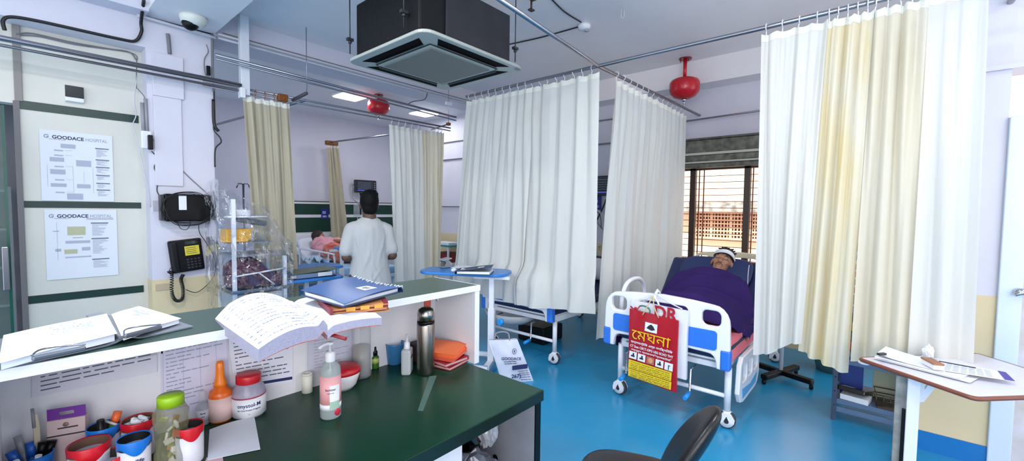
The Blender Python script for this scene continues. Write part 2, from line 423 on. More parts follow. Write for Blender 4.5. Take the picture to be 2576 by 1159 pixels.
tag(MB().bx(6.3, 9.5, -3, 8, -.6, -.5).build('outside_ground', mat('pale_ground', 'cfc4b4', .9)), None, None, None, 'structure')
# green glass door at the left edge
gd = thing('glass_door', 'green-edged glass door standing open at the left edge', 'door', (-.05, 4.6, 0))
GL = mat('green_glass', '5c7a70', .05, alpha=.22)
MB().bx(-.95, -.055, 4.595, 4.607, .02, 2.27).build('glass_pane', GL, gd, world=True)
MB().bx(-.055, -.04, 4.59, 4.612, .02, 2.27).build('glass_edge', mat('dark_green_glass_edge', '0f4a3c', .15), gd, world=True)
MB().bx(-.08, -.05, 4.53, 4.6, 1.0, 1.3).build('door_handle', STEEL, gd, world=True, bevel=.004)
sh = thing('shelving', 'metal shelving in the dim passage behind the glass door', 'shelf', (-.25, 6.2, 0))
for x in (-.45, -.05):
    for y in (6.05, 6.45): MB().bx(x-.015, x+.015, y-.015, y+.015, 0, 1.75).build('post', GREYP, sh, world=True)
for z in (.3, .65, 1.0, 1.35, 1.7): MB().bx(-.46, -.04, 6.04, 6.46, z, z+.02).build('shelf_board', GREYP, sh, world=True)
# ================================================================ RAILS
def rail(label, pts, r=.0125, m=None, extra=None):
    t = thing('curtain_rail', label, 'curtain rail', pts[0], 0, 'steel curtain rails')
    MB().tube(pts, r, 10).build('rail_tube', m or RAILM, t, world=True)
    return t
ra = rail('steel rail running from the cassette unit toward the window, left of the bandaged patient', [at_z(1238, -14, 2.9), at_z(1505, 166, 2.9), at_z(1762, 291, 2.87)], .016)
rb = rail('long steel rail crossing the ward above both feet of the beds on the right', [(3.46, 3.72, 2.9), (3.47, 1.98, 2.9), (3.49, .68, 2.9), (3.47, -.62, 2.9)], .016)
rc = rail('thick double steel rail passing in front of the poster wall', [(-2.5, 4.93, 2.8), (1.5, 4.9, 2.8)], .022)
MB().tube([(-2.5, 4.95, 2.755), (1.5, 4.93, 2.755)], .012, 8).build('lower_tube', RAILM, rc, world=True)
rd = rail('thin twin rail carrying the beige and white curtains in the left bay', [(1.2, 4.97, 2.79), at_y(1133, 322, 4.97)], .011)
MB().tube([(1.2, 4.99, 2.75), at_y(1133, 329, 4.99)], .008, 8).build('lower_tube', RAILM, rd, world=True)
re_ = rail('double steel rail running under the beam above the ceiling lights', [at_z(541, 137, 3.0), at_z(1147, 295, 3.0)], .014)
MB().tube([at_z(541, 147, 2.98), at_z(1147, 303, 2.98)], .010, 8).build('lower_tube', RAILM, re_, world=True)
rf = rail('steel rail reaching back to the small beige curtain by the far wall', [at_z(828, 358, 2.9), at_z(1000, 336, 2.9)], .016)
_p1, _p2 = at_z(545, 313, 2.8), at_z(640, 287, 2.8); _dd = _p2-_p1
rg = rail('short rail at the far left behind the beige curtain', [_p1-_dd*((8.9-_p1.y)/-_dd.y), _p1, _p2, _p1+_dd*((_p1.y-4.98)/-_dd.y)], .016)
rh = rail('thin rail fixed along the wall above the window', [(5.85, 2.3, 2.79), (5.85, .3, 2.83)], .011)
ri = rail('steel rail end rising out of the frame at the top right corner', [(5.0, -.52, 2.9), (3.2, -.545, 2.9)], .018)
# hangers
hg = thing('rail_hanger', 'white square hanger post dropping from the beam to the rail', 'hanger', (1.54, 4.93, 2.72))
MB().bx(1.50, 1.58, 4.90, 4.97, 2.72, 3.5).build('post', WPAINT, hg, world=True, bevel=.004)
MB().bx(1.485, 1.53, 4.87, 4.95, 2.68, 2.78).build('clamp', WPLAST, hg, world=True, bevel=.004)
br = thing('rail_bracket', 'rusty angled bracket joining the twin rail beside the beige curtain', 'bracket', at_y(735, 250, 4.95))
q0, q1 = at_y(736, 252, 4.95), at_z(772, 234, 2.8)
MB().tube([q0, q1], .018, 4).build('arm', mat('dark_bracket', '48464c', .5), br, world=True)
MB().tube([q1, q1+V((0, 0, .68))], .004, 6).build('rod', RAILM, br, world=True)
MB().bx(1.86, 1.96, 4.93, 4.99, 2.73, 2.81).build('rusty_tape', BROWN, br, world=True, bevel=.01)
b2 = thing('rail_bracket', 'small rusty bracket and rod at the right end of the twin rail', 'bracket', at_y(1128, 315, 4.97))
q0, q1 = at_y(1085, 326, 4.97), at_y(1128, 312, 4.97)
MB().tube([q0, q1], .010, 6).build('arm', RAILM, b2, world=True)
MB().tube([q1, q1+V((0, 0, .6))], .004, 6).build('rod', RAILM, b2, world=True)
MB().box(q1, (.05, .05, .04)).build('rusty_joint', BROWN, b2, world=True)
MB().box(q1+V((0, 0, .30)), (.1, .04, .04)).build('clamp', WPLAST, b2, world=True)
# ================================================================ CURTAINS
def curtain(label, top, bot, zt, zb, n, amp, seed, m, ring_m=None, nring=None, push=None, group='curtains hung from the steel rails', hem=True, name='curtain', ns=14, wild=1.0, rail_z=None):
    """top/bot: (xy, xy); zt, zb numbers or functions of s"""
    rnd = random.Random(seed)
    t0, t1, b0, b1 = V(top[0]).to_2d(), V(top[1]).to_2d(), V(bot[0]).to_2d(), V(bot[1]).to_2d()
    zt_ = zt if callable(zt) else (lambda s: zt); zb_ = zb if callable(zb) else (lambda s: zb)
    d = (t1-t0); L = d.length; d.normalize(); nrm = V((-d.y, d.x))
    def series(k):
        v = [rnd.uniform(-1, 1) for _ in range(int(k)+4)]
        for i in range(1, len(v)):
            if v[i]*v[i-1] > 0 and rnd.random() < .75: v[i] = -v[i]
        def g(x):
            x = max(0, min(.9999, x))*k; i = int(x); f = x-i; f = f*f*(3-2*f); return lerp(v[i], v[i+1], f)
        return g
    A, B, Cc = series(2*n), series(1.35*n), series(5*n)
    w1, w2 = rnd.uniform(0, 6), rnd.uniform(0, 6)
    def off(s, t):
        s2 = s+.02*math.sin(2.2*t+w1)*wild*min(1, t*2)
        k = max(0, min(1, t*1.15)); k = k*k*(3-2*k)
        o = lerp(A(s2), B(s2)*1.25, k)*amp + .16*amp*Cc(s2+.01*t)*(1-.5*t)
        return o + amp*.35*math.sin(2*PI*(.8*s+.25*t)+w2)*t
    NV = 34; NU = int(n*ns)
    root = thing(name, label, 'curtain', (t0.x, t0.y, zb_(0)), 0, group)
    top_off = .05
    def P(s, t):
        sag = .014*abs(math.sin(PI*s*(nring or n)))*(1-t)**6
        p2 = (t0.lerp(t1, s)).lerp(b0.lerp(b1, s), t) + nrm*off(s, t)*(min(1, .45+4*t))
        p2 += d*(.22*off(s+.13/n, t))
        z = lerp(zt_(s)-top_off-sag, zb_(s), t)
        q = V((p2.x, p2.y, z))
        if push: q = push(q, s, t)
        return q
    MB().grid(lambda u, v: P(u, .02+.98*v), NU, NV).build('curtain_cloth', m, root, world=True)
    if hem:
        MB().slab(lambda u, v: P(u, v*.022)+V((nrm.x, nrm.y, 0))*-.002, NU, 1, (nrm.x*.004, nrm.y*.004, 0)).build('header_tape', mat('curtain_header_tape', 'dddcd2', .6), root, world=True)
    k = nring or n
    for i in range(k):
        s = (i+.3)/k; p = P(s, 0); rzp = (rail_z(s) if rail_z else zt_(s))
        tt = t0.lerp(t1, s); c = V((tt.x, tt.y, rzp-.008))
        pts = [c+V((nrm.x*math.cos(a)*.021, nrm.y*math.cos(a)*.021, math.sin(a)*.024)) for a in [PI*2*j/10 for j in range(9)]]
        pts += [c.lerp(p, .6)+V((0, 0, -.0)), p+V((0, 0, -.012))]
        MB().tube(pts, .0035, 5).build('curtain_ring', ring_m or WPLAST, root, world=True)
    return root
BR = mat('rusty_ring', '9c5c1c', .5)
# right-hand screen in front of the bandaged patient's bed: x = 3.47, seen from px 1923 to 2480
def zr(s0, s1, a, b): return lambda s: lerp(a, b, s)
curtain('white curtain beside the bandaged patient, left edge of the big screen', ((3.47, .70), (3.47, .31)), ((3.45, .655), (3.44, .38)), 2.9, lambda s: .58+.13*s-.02*math.sin(6*s), 5, .035, 11, CURT_W, nring=4)
curtain('yellowed curtain between the white panel and the gap in the big screen', ((3.475, .33), (3.475, .09)), ((3.46, .40), (3.46, .135)), 2.9, lambda s: .66-.09*s, 5, .033, 12, CURT_Y, nring=5)
curtain('cream curtain right of the gap, hanging behind the white overbed table', ((3.475, .10), (3.475, -.17)), ((3.46, .115), (3.46, -.17)), 2.9, lambda s: .66+.03*s, 4, .033, 15, CURT_C, nring=5)
curtain('pale curtain at the far right end of the big screen by the pier', ((3.475, -.15), (3.475, -.385)), ((3.46, -.15), (3.46, -.42)), 2.9, .68, 3, .03, 16, CURT_W, nring=3)
# long curtain dragging over the footboard of the bed with the lying visitor hidden behind
def push1(q, s, t):
    y = q.y; k = max(0, min(1, (y-2.46)/.12))*max(0, min(1, (3.62-y)/.25)); h = max(0, min(1, (1.03-q.z)/.14))
    q.x -= .10*k*h
    if q.z < .98: q.x += .018*math.sin(17*y+9*q.z)*h
    return q
curtain('white curtain with a loose overlap, left half of the screen round the hidden bed', ((3.46, 3.70), (3.47, 2.76)), ((3.45, 3.95), (3.45, 2.80)), 2.9, lambda s: .66-.04*s, 9, .032, 21, CURT_W, nring=9, push=push1)
curtain('white curtain with a straight right edge, right half of the screen round the hidden bed', ((3.49, 2.80), (3.47, 1.99)), ((3.42, 2.82), (3.46, 2.00)), 2.9, lambda s: .615+.015*s, 6, .034, 22, CURT_W, nring=8, push=push1)
# screen along the left side of the bandaged patient's bed
curtain('white pleated curtain along the left side of the bandaged patient bed', ((3.72, 1.965), (5.62, 1.95)), ((3.66, 2.03), (5.55, 1.95)), lambda s: 2.9-.03*s, lambda s: .33+.08*s, 15, .036, 31, CURT_W, nring=14)
# left bay
curtain('tall beige curtain on rusty rings beside the white hanger post', ((1.52, 4.93), (1.97, 4.93)), ((1.62, 4.88), (2.04, 4.92)), 2.77, .42, 6, .035, 41, CURT_B, BR, nring=5)
curtain('white curtain hanging just right of the standing attendant', ((3.26, 5.0), (3.80, 5.0)), ((3.34, 5.0), (3.86, 5.0)), lambda s: 2.76, .45, 6, .04, 42, CURT_W, nring=5)
curtain('cream edged curtain bunched at the right end of the twin rail', ((3.78, 5.02), (4.20, 5.0)), ((3.82, 5.0), (4.16, 5.0)), lambda s: 2.78, .42, 6, .045, 43, CURT_C, nring=7)
curtain('narrow beige curtain bunched up near the far wall', ((4.10, 8.5), (4.34, 8.48)), ((4.20, 8.5), (4.56, 8.45)), 2.9, .80, 5, .035, 44, CURT_B, BR, nring=4)
MB().bx(4.08, 4.32, 8.44, 8.54, 2.85, 2.93).build('rusty_bracket', BROWN, rf, world=True, bevel=.01)
# ================================================================ CEILING THINGS
ac = thing('air_conditioner', 'big black-clad cassette air conditioner hanging from the ceiling on rods', 'air conditioner', (2.25, 2.8, 2.75))
BODY = mat('black_insulation_foil', '07080b', .6, bump=.3, bscale=20, spec=.3)
MB().bx(1.80, 2.69, 2.40, 3.22, 2.80, 3.20).build('body', BODY, ac, world=True, bevel=.015)
MB().bx(2.02, 2.70, 2.385, 2.40, 2.82, 3.19).build('insulation_sheet', mat('charcoal_insulation', '26272d', .7, vary=.3, vscale=7), ac, world=True, bevel=.006)
PAN = mat('pale_grey_panel', 'a6aaa4', .4)
px0, px1, py0, py1 = 1.75, 2.79, 2.29, 3.29
cx_, cy_ = (px0+px1)/2, (py0+py1)/2
outer = rrect(px0, px1, py0, py1, .09)
fr = FZ(0, 0, 2.762)
def slot(x0, x1, y0, y1): return [(x0, y0), (x1, y0), (x1, y1), (x0, y1)]
def trap(side):
    a, b, c, e = .40, .345, .33, .29   # half lengths and distance from the middle
    o, i_, lo, li = .425, .345, .33, .36
    P = [(-lo, -o), (lo, -o), (li-.06, -i_), (-li+.06, -i_)]
    ang = side*PI/2
    return [(cx_+x*math.cos(ang)-y*math.sin(ang), cy_+x*math.sin(ang)+y*math.cos(ang)) for x, y in P]
MB().plate([outer], fr, .024, .006).build('panel', PAN, ac, world=True)
for k in range(4):
    ang = k*PI/2; M = Matrix.Translation((cx_, cy_, 2.775)) @ rz(ang)
    MB(M).box((0, -.372, -.031), (.60, .016, .006), Matrix.Rotation(.5, 3, 'X')).build('louver', mat('dark_louver', '3c3e40', .4), ac, world=True, bevel=.003)
    MB(M).plate([[(-.365, -.455), (.365, -.455), (.295, -.365), (-.295, -.365)]], Matrix.Translation((0, 0, -.0255)), .003).build('slot', mat('slot_black', '050506', .8, spec=.1), ac, world=True)
MB().plate([rrect(cx_-.335, cx_+.335, cy_-.335, cy_+.335, .01)], FZ(0, 0, 2.747), .012, .003).build('grille_frame', PAN, ac, world=True)
MB().bx(cx_-.30, cx_+.30, cy_-.30, cy_+.30, 2.734, 2.742).build('grille', mat('grey_filter_grille', '74746e', .5, bump=.4, bscale=200), ac, world=True)
mb = MB()
for a, b, c, d_ in ((-.345, .345, -.348, -.340), (-.345, .345, .340, .348), (-.348, -.340, -.345, .345), (.340, .348, -.345, .345)): mb.bx(cx_+a, cx_+b, cy_+c, cy_+d_, 2.744, 2.752)
mb.build('panel_seam', DARKG, ac, world=True)
for x, y in ((1.77, 3.26), (1.76, 2.52), (2.74, 2.36), (2.74, 3.26)):
    r = MB().tube([(x, y, 2.82), (x, y, 3.5)], .005, 6).build('hanging_rod', DARKG, ac, world=True)
    mb = MB(); mb.box((x, y, 2.93), (.05, .03, .02)); mb.lathe([(.014, 0), (.014, .02)], (x, y, 2.90), 6); mb.build('bracket', DARKG, r, world=True)
MB().bx(2.70, 2.74, 2.30, 2.33, 2.742, 2.751).build('emblem', mat('grey_emblem', '6c6e70', .4), ac, world=True)
# fire extinguisher balls
def ext(label, x, y, zc, pipe):
    t = thing('ceiling_extinguisher', label, 'fire extinguisher', (x, y, 3.5), group='red ceiling extinguishers')
    MB(Matrix.Translation((0, 0, zc-3.5))).lathe([(0, -.125), (.08, -.12), (.125, -.10), (.168, -.055), (.178, -.03), (.18, .04), (.176, .07), (.158, .10), (.12, .118), (.05, .125), (0, .126)], (0, 0, 0), 28).build('cylinder', RED, t)
    MB().lathe([(.022, 0), (.022, -(3.5-zc)+.12)], (0, 0, 0), 12).build('stem', RED, t)
    m = MB(); m.lathe([(.075, 0), (.075, -.012)], (0, 0, 0), 20)
    for a in (0, 2.1, 4.2): m.tube([(.055*math.cos(a), .055*math.sin(a), 0), (.055*math.cos(a), .055*math.sin(a), -.05)], .005, 6)
    m.build('ceiling_plate', mat('dark_red_enamel', '7c1018', .3), t)
    m = MB(Matrix.Translation((0, 0, zc-3.5-.125))); m.lathe([(.03, 0), (.026, -.03), (.012, -.035), (.012, -.07), (.02, -.078)], (0, 0, 0), 10)
    m.tube([(.02, 0, -.03), (.035, 0, -.05), (.01, 0, -.085)], .004, 5); m.build('sprinkler_head', CHROME, t)
    return t
ext('red ceiling extinguisher hanging above the bandaged patient, near the window', 5.50, 1.94, 3.13, 1)
ext('red ceiling extinguisher hanging in the left bay between the two ceiling lights', 4.05, 6.52, 3.29, 1)
# ceiling lights
LENS = mat('light_diffuser', 'f4f8ff', .4, emit=14)
def lightbox(label, x, y, e=9, size=.42, z=3.5):
    t = thing('ceiling_light', label, 'ceiling light', (x, y, z), 0, 'square ceiling lights')
    MB().plate([rrect(-size/2-.015, size/2+.015, -size/2-.015, size/2+.015, .05)], FZ(0, 0, -.018), .034, .006).build('housing', WPLAST, t)
    MB().plate([rrect(-size/2, size/2, -size/2, size/2, .04)], FZ(0, 0, -.039), .01, .003).build('diffuser', LENS, t)
    l = bpy.data.lights.new('lamp', 'AREA'); l.shape = 'SQUARE'; l.size = size; l.energy = e; l.color = (1, .975, .94)
    o = bpy.data.objects.new('lamp', l); COL.objects.link(o); o.parent = t; o.location = (0, 0, -.06)
    return t
lightbox('lit ceiling light nearer the beam, left of the hanging red extinguisher', 3.74, 6.90, 15)
lightbox('lit ceiling light farther right, right of the hanging red extinguisher', 5.32, 6.95, 5)
lightbox('unseen fill light added over the reception counter', .2, 2.2, 34)  # fixture out of view, added as fill for the counter side
lightbox('ceiling light in front of the big screen curtains', 1.75, .45, 22)
lightbox('unseen fill light added near the white door', 2.6, -1.8, 10)  # another added fixture out of view, brightens the door side
# camera, detector, hooks
cv = thing('security_camera', 'white dome security camera on the beam underside above the pillar', 'camera', (1.09, 4.78, 3.3))
MB().lathe([(.105, 0), (.105, -.02), (.095, -.055), (.06, -.085)], (0, 0, 0), 24).build('housing', mat('ivory_plastic', 'dfe0d6', .35), cv)
MB().lathe([(.0, -.135), (.035, -.125), (.058, -.10), (.066, -.07)], (0, 0, 0), 20, M=Matrix.Rotation(.35, 3, 'Y')).build('dome', BLACKP, cv)
sd = thing('smoke_detector', 'white smoke detector on the ceiling where two black cables meet', 'smoke detector', (3.87, 2.40, 3.5))
MB().lathe([(.065, 0), (.065, -.02), (.055, -.045), (.02, -.055), (0, -.055)], (0, 0, 0), 24).build('detector_body', WPLAST, sd)
MB().lathe([(.03, -.05), (.028, -.065), (0, -.067)], (.01, -.02, 0), 12).build('sensor', mat('smoke_grey_plastic', 'a9a9b0', .4), sd)
for a, b, l in (((1380, -10), (1462, 56), 'black ceiling cable running from the top edge to the smoke detector'), ((1455, 68), (1280, 112), 'black ceiling cable running from the smoke detector to the cassette unit')):
    p = at_z(*a, 3.492); q = at_z(*b, 3.492); m_ = p.lerp(q, .5)+V((.02, .03, 0))
    wire('ceiling_cable', l, 'cable', [p, m_, q], .007, CABLE)
p = at_z(1563, 16, 3.5)
hk = thing('ceiling_hook', 'small white wire hook under the ceiling left of the red extinguisher', 'hook', p)
MB().tube([(0, 0, 0), (0, 0, -.10), (.0, -.012, -.12), (0, -.03, -.10), (0, -.03, -.03)], .0045, 6).build('hook_wire', WCABLE, hk)
p = at_z(1337, -14, 3.5)
fk = thing('fan_hook', 'dark metal fan bracket at the top edge of the ceiling', 'bracket', p)
MB().box((0, 0, -.02), (.09, .05, .04)).tube([(0, 0, -.04), (0, 0, -.13)], .01, 6).box((0, 0, -.135), (.05, .04, .012)).build('bracket_plate', mat('brown_metal', '3b2d28', .5), fk)
# pipes and cables along the beam
for z, l in ((3.30, 'upper'), (3.262, 'lower')):
    wire('conduit', 'white conduit pipe clipped along the beam, %s of the pair' % l, 'pipe', [(1.35, 5.06, z), (3.2, 5.06, z-.005), (5.5, 5.06, z)], .012, WCABLE, n=8, seg=3)
wire('conduit', 'white conduit along the top of the pillar under the camera', 'pipe', [(.74, 5.05, 3.27), (1.05, 5.05, 3.262), (1.33, 5.05, 3.25)], .014, WCABLE, n=8, seg=3)
wire('cable', 'thin dark cable lying along the ceiling beam edge', 'cable', [(1.4, 5.085, 3.33), (3.2, 5.085, 3.325), (5.4, 5.085, 3.33)], .004, GCABLE, seg=3)
wire('cable', 'dark cable hanging in a bend under the cassette unit', 'cable', [at_y(1075, 234, 4.9), at_y(1068, 250, 4.9), at_y(1040, 255, 4.9), at_y(1028, 261, 4.9)], .005, CABLE)
# ================================================================ ON THE LEFT WALL AND PILLAR
def poster(label, x0, x1, z0, z1, kind):
    t = thing('poster', label, 'poster', ((x0+x1)/2, PY, z0), group='posters on the cream wall')
    W, Hh = x1-x0, z1-z0
    MB().bx(x0, x1, PY-.010, PY-.007, z0, z1).build('sheet', PAPER, t, world=True)
    def fr(u, v): return FY(x0+u*W, PY-.0105, z1-v*Hh)
    m = MB(); m.text('GOODACE', .040, fr(.16, .115), bold=.0012, th=.0003, sx=.95); m.build('heading_navy', mat('navy_heading', '2c3350', .6), t, world=True)
    m = MB(); m.text('HOSPITAL', .038, fr(.61, .115), th=.0003, sx=.82); m.build('heading_grey', mat('grey_heading', '8a8fa2', .6), t, world=True)
    m = MB(); m.tube([V(fr(.09, .09).translation)+V((.014*math.cos(a), 0, .014*math.sin(a))) for a in [.5+i*.5 for i in range(11)]], .0025, 4)
    m.box(fr(.09, .09).translation+V((.006, 0, -.002)), (.014, .002, .006)); m.build('round_emblem', mat('slate_print', '6b7288', .6), t, world=True)
    g = MB(); dk = MB()
    def r(mb, u0, u1, v0, v1): mb.bx(x0+u0*W, x0+u1*W, PY-.0115, PY-.0095, z1-v1*Hh, z1-v0*Hh)
    rn = random.Random(kind)
    r(dk, .12, .34, .125, .129)
    if kind == 1:
        for u0, u1, v0, v1 in ((.27, .47, .18, .24), (.12, .31, .38, .44), (.47, .68, .40, .49), (.12, .32, .55, .62), (.12, .33, .75, .80), (.47, .66, .75, .81), (.33, .55, .89, .98)): r(g, u0, u1, v0, v1)
        for u, v0, v1 in ((.57, .56, .74), (.42, .49, .88), (.08, .49, .80), (.70, .50, .88)): r(g, u, u+.004, v0, v1)
        for v in (.27, .34, .50, .69, .87): r(g, .18, .30, v, v+.02); r(g, .33, .42, v, v+.004)
        for v, n in ((.20, 10), (.37, 6), (.48, 6), (.60, 5), (.72, 5), (.82, 7)):
            r(dk, .745, .945, v, v+.016)
            for k in range(n):
                if v+.026+k*.012 < .97: r(g, .76, .82+rn.random()*.12, v+.024+k*.0115, v+.030+k*.0115)
    else:
        OL = MB(); r(OL, .29, .54, .245, .37); r(OL, .36, .50, .40, .415); r(OL, .24, .42, .575, .64)
        OL.build('olive_boxes', mat('pale_olive_print', 'b9bb9a', .7), t, world=True)
        for u0, u1, v0, v1 in ((.26, .60, .45, .49), (.48, .60, .55, .60), (.25, .61, .68, .70), (.12, .20, .56, .60), (.10, .18, .30, .315)): r(g, u0, u1, v0, v1)
        r(g, .15, .154, .18, .72); r(dk, .56, .95, .125, .131); r(dk, .56, .95, .142, .146)
        for v, n in ((.19, 14), (.42, 17), (.73, 9)):
            r(dk, .62, .87, v, v+.017)
            for k in range(n): r(g, .635, .72+rn.random()*.14, v+.026+k*.0125, v+.032+k*.0125)
    g.build('print', mat('soft_grey_print', 'b0b4c6', .7), t, world=True); dk.build('print_bars', mat('slate_bars', '6d7186', .6), t, world=True)
    return t
poster('upper white flowchart poster on the cream wall, above the middle green stripe', .135, .578, 1.625, 2.215, 1)
poster('lower white poster with olive boxes on the cream wall, below the middle green stripe', .145, .59, .955, 1.55, 2)
t = thing('thermostat', 'black and white wall switch box above the posters', 'switch box', (.35, PY, 2.47))
MB().bx(.29, .405, PY-.045, PY, 2.47, 2.60).build('cover', WPLAST, t, world=True, bevel=.006)
MB().bx(.291, .404, PY-.050, PY-.044, 2.505, 2.602).build('dark_window', mat('smoked_plastic', '202725', .15), t, world=True, bevel=.003)
wire('cable', 'thick black cable looping along the beam at the top left corner', 'cable', [at_y(12, 76, 5.08), at_y(8, 52, 5.08), at_y(28, 43, 5.08), at_y(90, 52, 5.08), at_y(200, 76, 5.08), at_y(300, 98, 5.08), at_y(340, 103, 5.08), at_y(356, 80, 5.06), at_y(355, 55, 5.04), at_y(362, 0, 4.85)], .013, CABLE)
wire('cable', 'pair of thin grey cables clipped to the cream wall under the black cable', 'cable', [at_y(40, 86, 5.28), at_y(80, 84, 5.28), at_y(180, 106, 5.28), at_y(270, 122, 5.28), at_y(325, 131, 5.28), at_y(342, 150, 5.28)], .006, GCABLE)
wire('cable', 'second thin grey cable along the top of the cream wall', 'cable', [at_y(40, 88, 5.285), at_y(100, 92, 5.285), at_y(190, 112, 5.285), at_y(330, 133, 5.285), at_y(344, 155, 5.285)], .004, GCABLE)
t = tag(MB().bx(.01, .055, PY-.02, PY, 2.42, 3.02).build('cable_trunking', mat('dirty_beige_trunking', '8f8a86', .6), loc=(.03, PY, 2.42), bevel=.004), 'vertical grey cable trunking above the doorway corner', 'trunking')
P = lambda a, b, y=5.09: at_y(a, b, y)
wire('cable', 'thin wire wandering down the corner between the posters and the pillar', 'cable', [at_y(344, 150, 5.28), at_y(343, 215, 5.2), P(348, 225), P(366, 250), P(371, 300), P(374, 330)], .004, GCABLE)
wire('cable', 'pale cable dangling beside the end of the green stripes', 'cable', [P(345, 190), P(338, 250), P(342, 290), P(334, 315), P(345, 350), P(358, 410), P(372, 470), P(378, 520)], .004, WCABLE)
wire('cable', 'thin wire from the white adapter down to the black wall box', 'cable', [P(381, 380), P(397, 400), P(388, 420), P(398, 450), P(395, 480), P(408, 500)], .004, CABLE)
wire('cable', 'long thin wire slanting from the adapter to the right end of the wall box', 'cable', [P(384, 350), P(430, 395), P(470, 440), P(522, 487)], .004, GCABLE)
t = thing('power_adapter', 'white socket with a black adapter plugged in at the pillar edge', 'adapter', P(372, 385))
c0 = P(368, 352); MB().box(c0+V((0, 0, 0)), (.075, .05, .16)).build('socket', WPLAST, t, world=True, bevel=.008)
c0 = P(378, 358, 5.05); MB().box(c0, (.035, .05, .13)).build('plug', BLACKP, t, world=True, bevel=.006)
for i, x in enumerate((357, 366)):
    a, b = P(x, 258 if i == 0 else 248), P(x+4, 330)
    MB().tube([a, b], .014, 8).build('conduit', mat('grey_conduit', '9b99a0', .5), t, world=True)
t = thing('wall_box', 'glossy black equipment box on the pillar wrapped in loops of wire', 'equipment box', P(465, 555))
a, b = P(408, 487), P(524, 555)
MB().bx(a.x, b.x, 4.98, 5.09, b.z, a.z).build('case', mat('gloss_black_case', '0c0d10', .3, spec=.15), t, world=True, bevel=.012)
MB().bx(a.x+.10, a.x+.16, 4.972, 4.98, a.z-.15, a.z-.01).build('white_label', WPLAST, t, world=True, bevel=.003)
MB().bx(a.x-.03, a.x, 5.0, 5.09, b.z+.01, a.z-.01).build('side_flange', DARKG, t, world=True, bevel=.004)
rn = random.Random(5)
cx0, cz0 = (a.x+b.x)/2, (a.z+b.z)/2
for k in range(5):
    pts = []
    for i in range(14):
        an = 2*PI*i/14; pts.append((cx0-.01+(.195+.006*k*math.sin(an*2+k))*math.copysign(abs(math.cos(an))**.8, math.cos(an)), 4.965-.004*k, cz0-.01+(.132+.006*k)*math.sin(an)+.006*math.sin(3*an+k)))
    pts.append(pts[0]); MB().tube(smooth_path(pts, 4), .0035, 5).build('wire_loop', CABLE, t, world=True)
wire('cable', 'small loop of wire sagging below the black wall box', 'cable', [P(446, 560, 5.0), P(455, 575, 5.0), P(470, 577, 5.0), P(478, 565, 5.0), P(478, 556, 5.0)], .003, CABLE)
wire('cable', 'wire running from the wall box down to the plastic-wrapped trolley', 'cable', [P(500, 562, 5.05), P(502, 585, 5.05), P(520, 612, 5.05), P(540, 650, 5.05), P(541, 685, 5.05), P(525, 712, 5.05), P(495, 735, 5.05), P(467, 728, 5.05)], .0035, CABLE)
# desk telephone hung on the pillar
t = thing('telephone', 'black desk telephone hung on the pillar with its coiled cord dangling', 'telephone', P(470, 685), rot=None)
M = frame(P(469, 642, 5.06), (1, 0, .10), (-.08, 0, 1))
MB(M).box((0, 0, 0), (.26, .31, .05)).build('base', BLACKP, t, world=True, bevel=.014)
MB(M).box((-.095, .0, .038), (.055, .28, .035)).build('handset', mat('handset_black', '101115', .3, spec=.25), t, world=True, bevel=.014)
MB(M).box((.045, .045, .027), (.115, .09, .004)).build('yellow_note', mat('yellow_note', 'd9c93c', .6), t, world=True)
mb = MB(M)
for k in range(4): mb.box((.035+.005*(k % 2), .072-.018*k, .0295), (.08, .004, .001))
mb.build('note_writing', INKD, t, world=True)
mb = MB(M)
for i in range(4):
    for j in range(4): mb.box((.0+.03*i, -.04-.026*j, .028), (.019, .014, .008))
mb.build('keypad', mat('dark_keys', '303238', .4), t, world=True, bevel=.002)
MB(M).box((.045, .12, .027), (.1, .03, .004)).build('display', mat('dim_display', '25302c', .1), t, world=True)
path = smooth_path([P(437, 664, 5.03), P(425, 682, 5.02), P(432, 690, 5.02), P(432, 735, 5.02), P(442, 755, 5.02), P(458, 752, 5.02), P(460, 725, 5.02), P(455, 703, 5.02), P(461, 690, 5.03)], 8)
MB().tube(path[:12], .003, 5).build('cord', CABLE, t, world=True)
mb = MB(); coil = []; acc = 0
pp = path[8:]; tot = 0
for i in range(len(pp)-1):
    for k in range(6):
        p_ = pp[i].lerp(pp[i+1], k/6); tn = (pp[i+1]-pp[i]).normalized(); n1 = V((0, 1, 0)); n2 = tn.cross(n1)
        acc += 1; an = acc*PI/3.0
        coil.append(p_+(n1*math.cos(an)+n2*math.sin(an))*.013)
mb.tube(coil, .0042, 5); mb.build('coiled_cord', CABLE, t, world=True)
# sticker-like tape marks beside the stripes
tag(MB().bx(.82, .93, 5.085, 5.094, .80, .86).build('tape_mark', mat('brown_tape_stain', 'bfae90', .7), loc=(.87, 5.09, .80)), 'brownish tape patch level with the lowest green stripe', 'tape')
tag(MB().bx(.82, .93, 5.09, 5.1, 1.545, 1.64).build('tape_mark', mat('grey_tape_stain', 'b4b4bc', .7), loc=(.87, 5.09, 1.55)), 'grey tape patch level with the middle green stripe', 'tape')
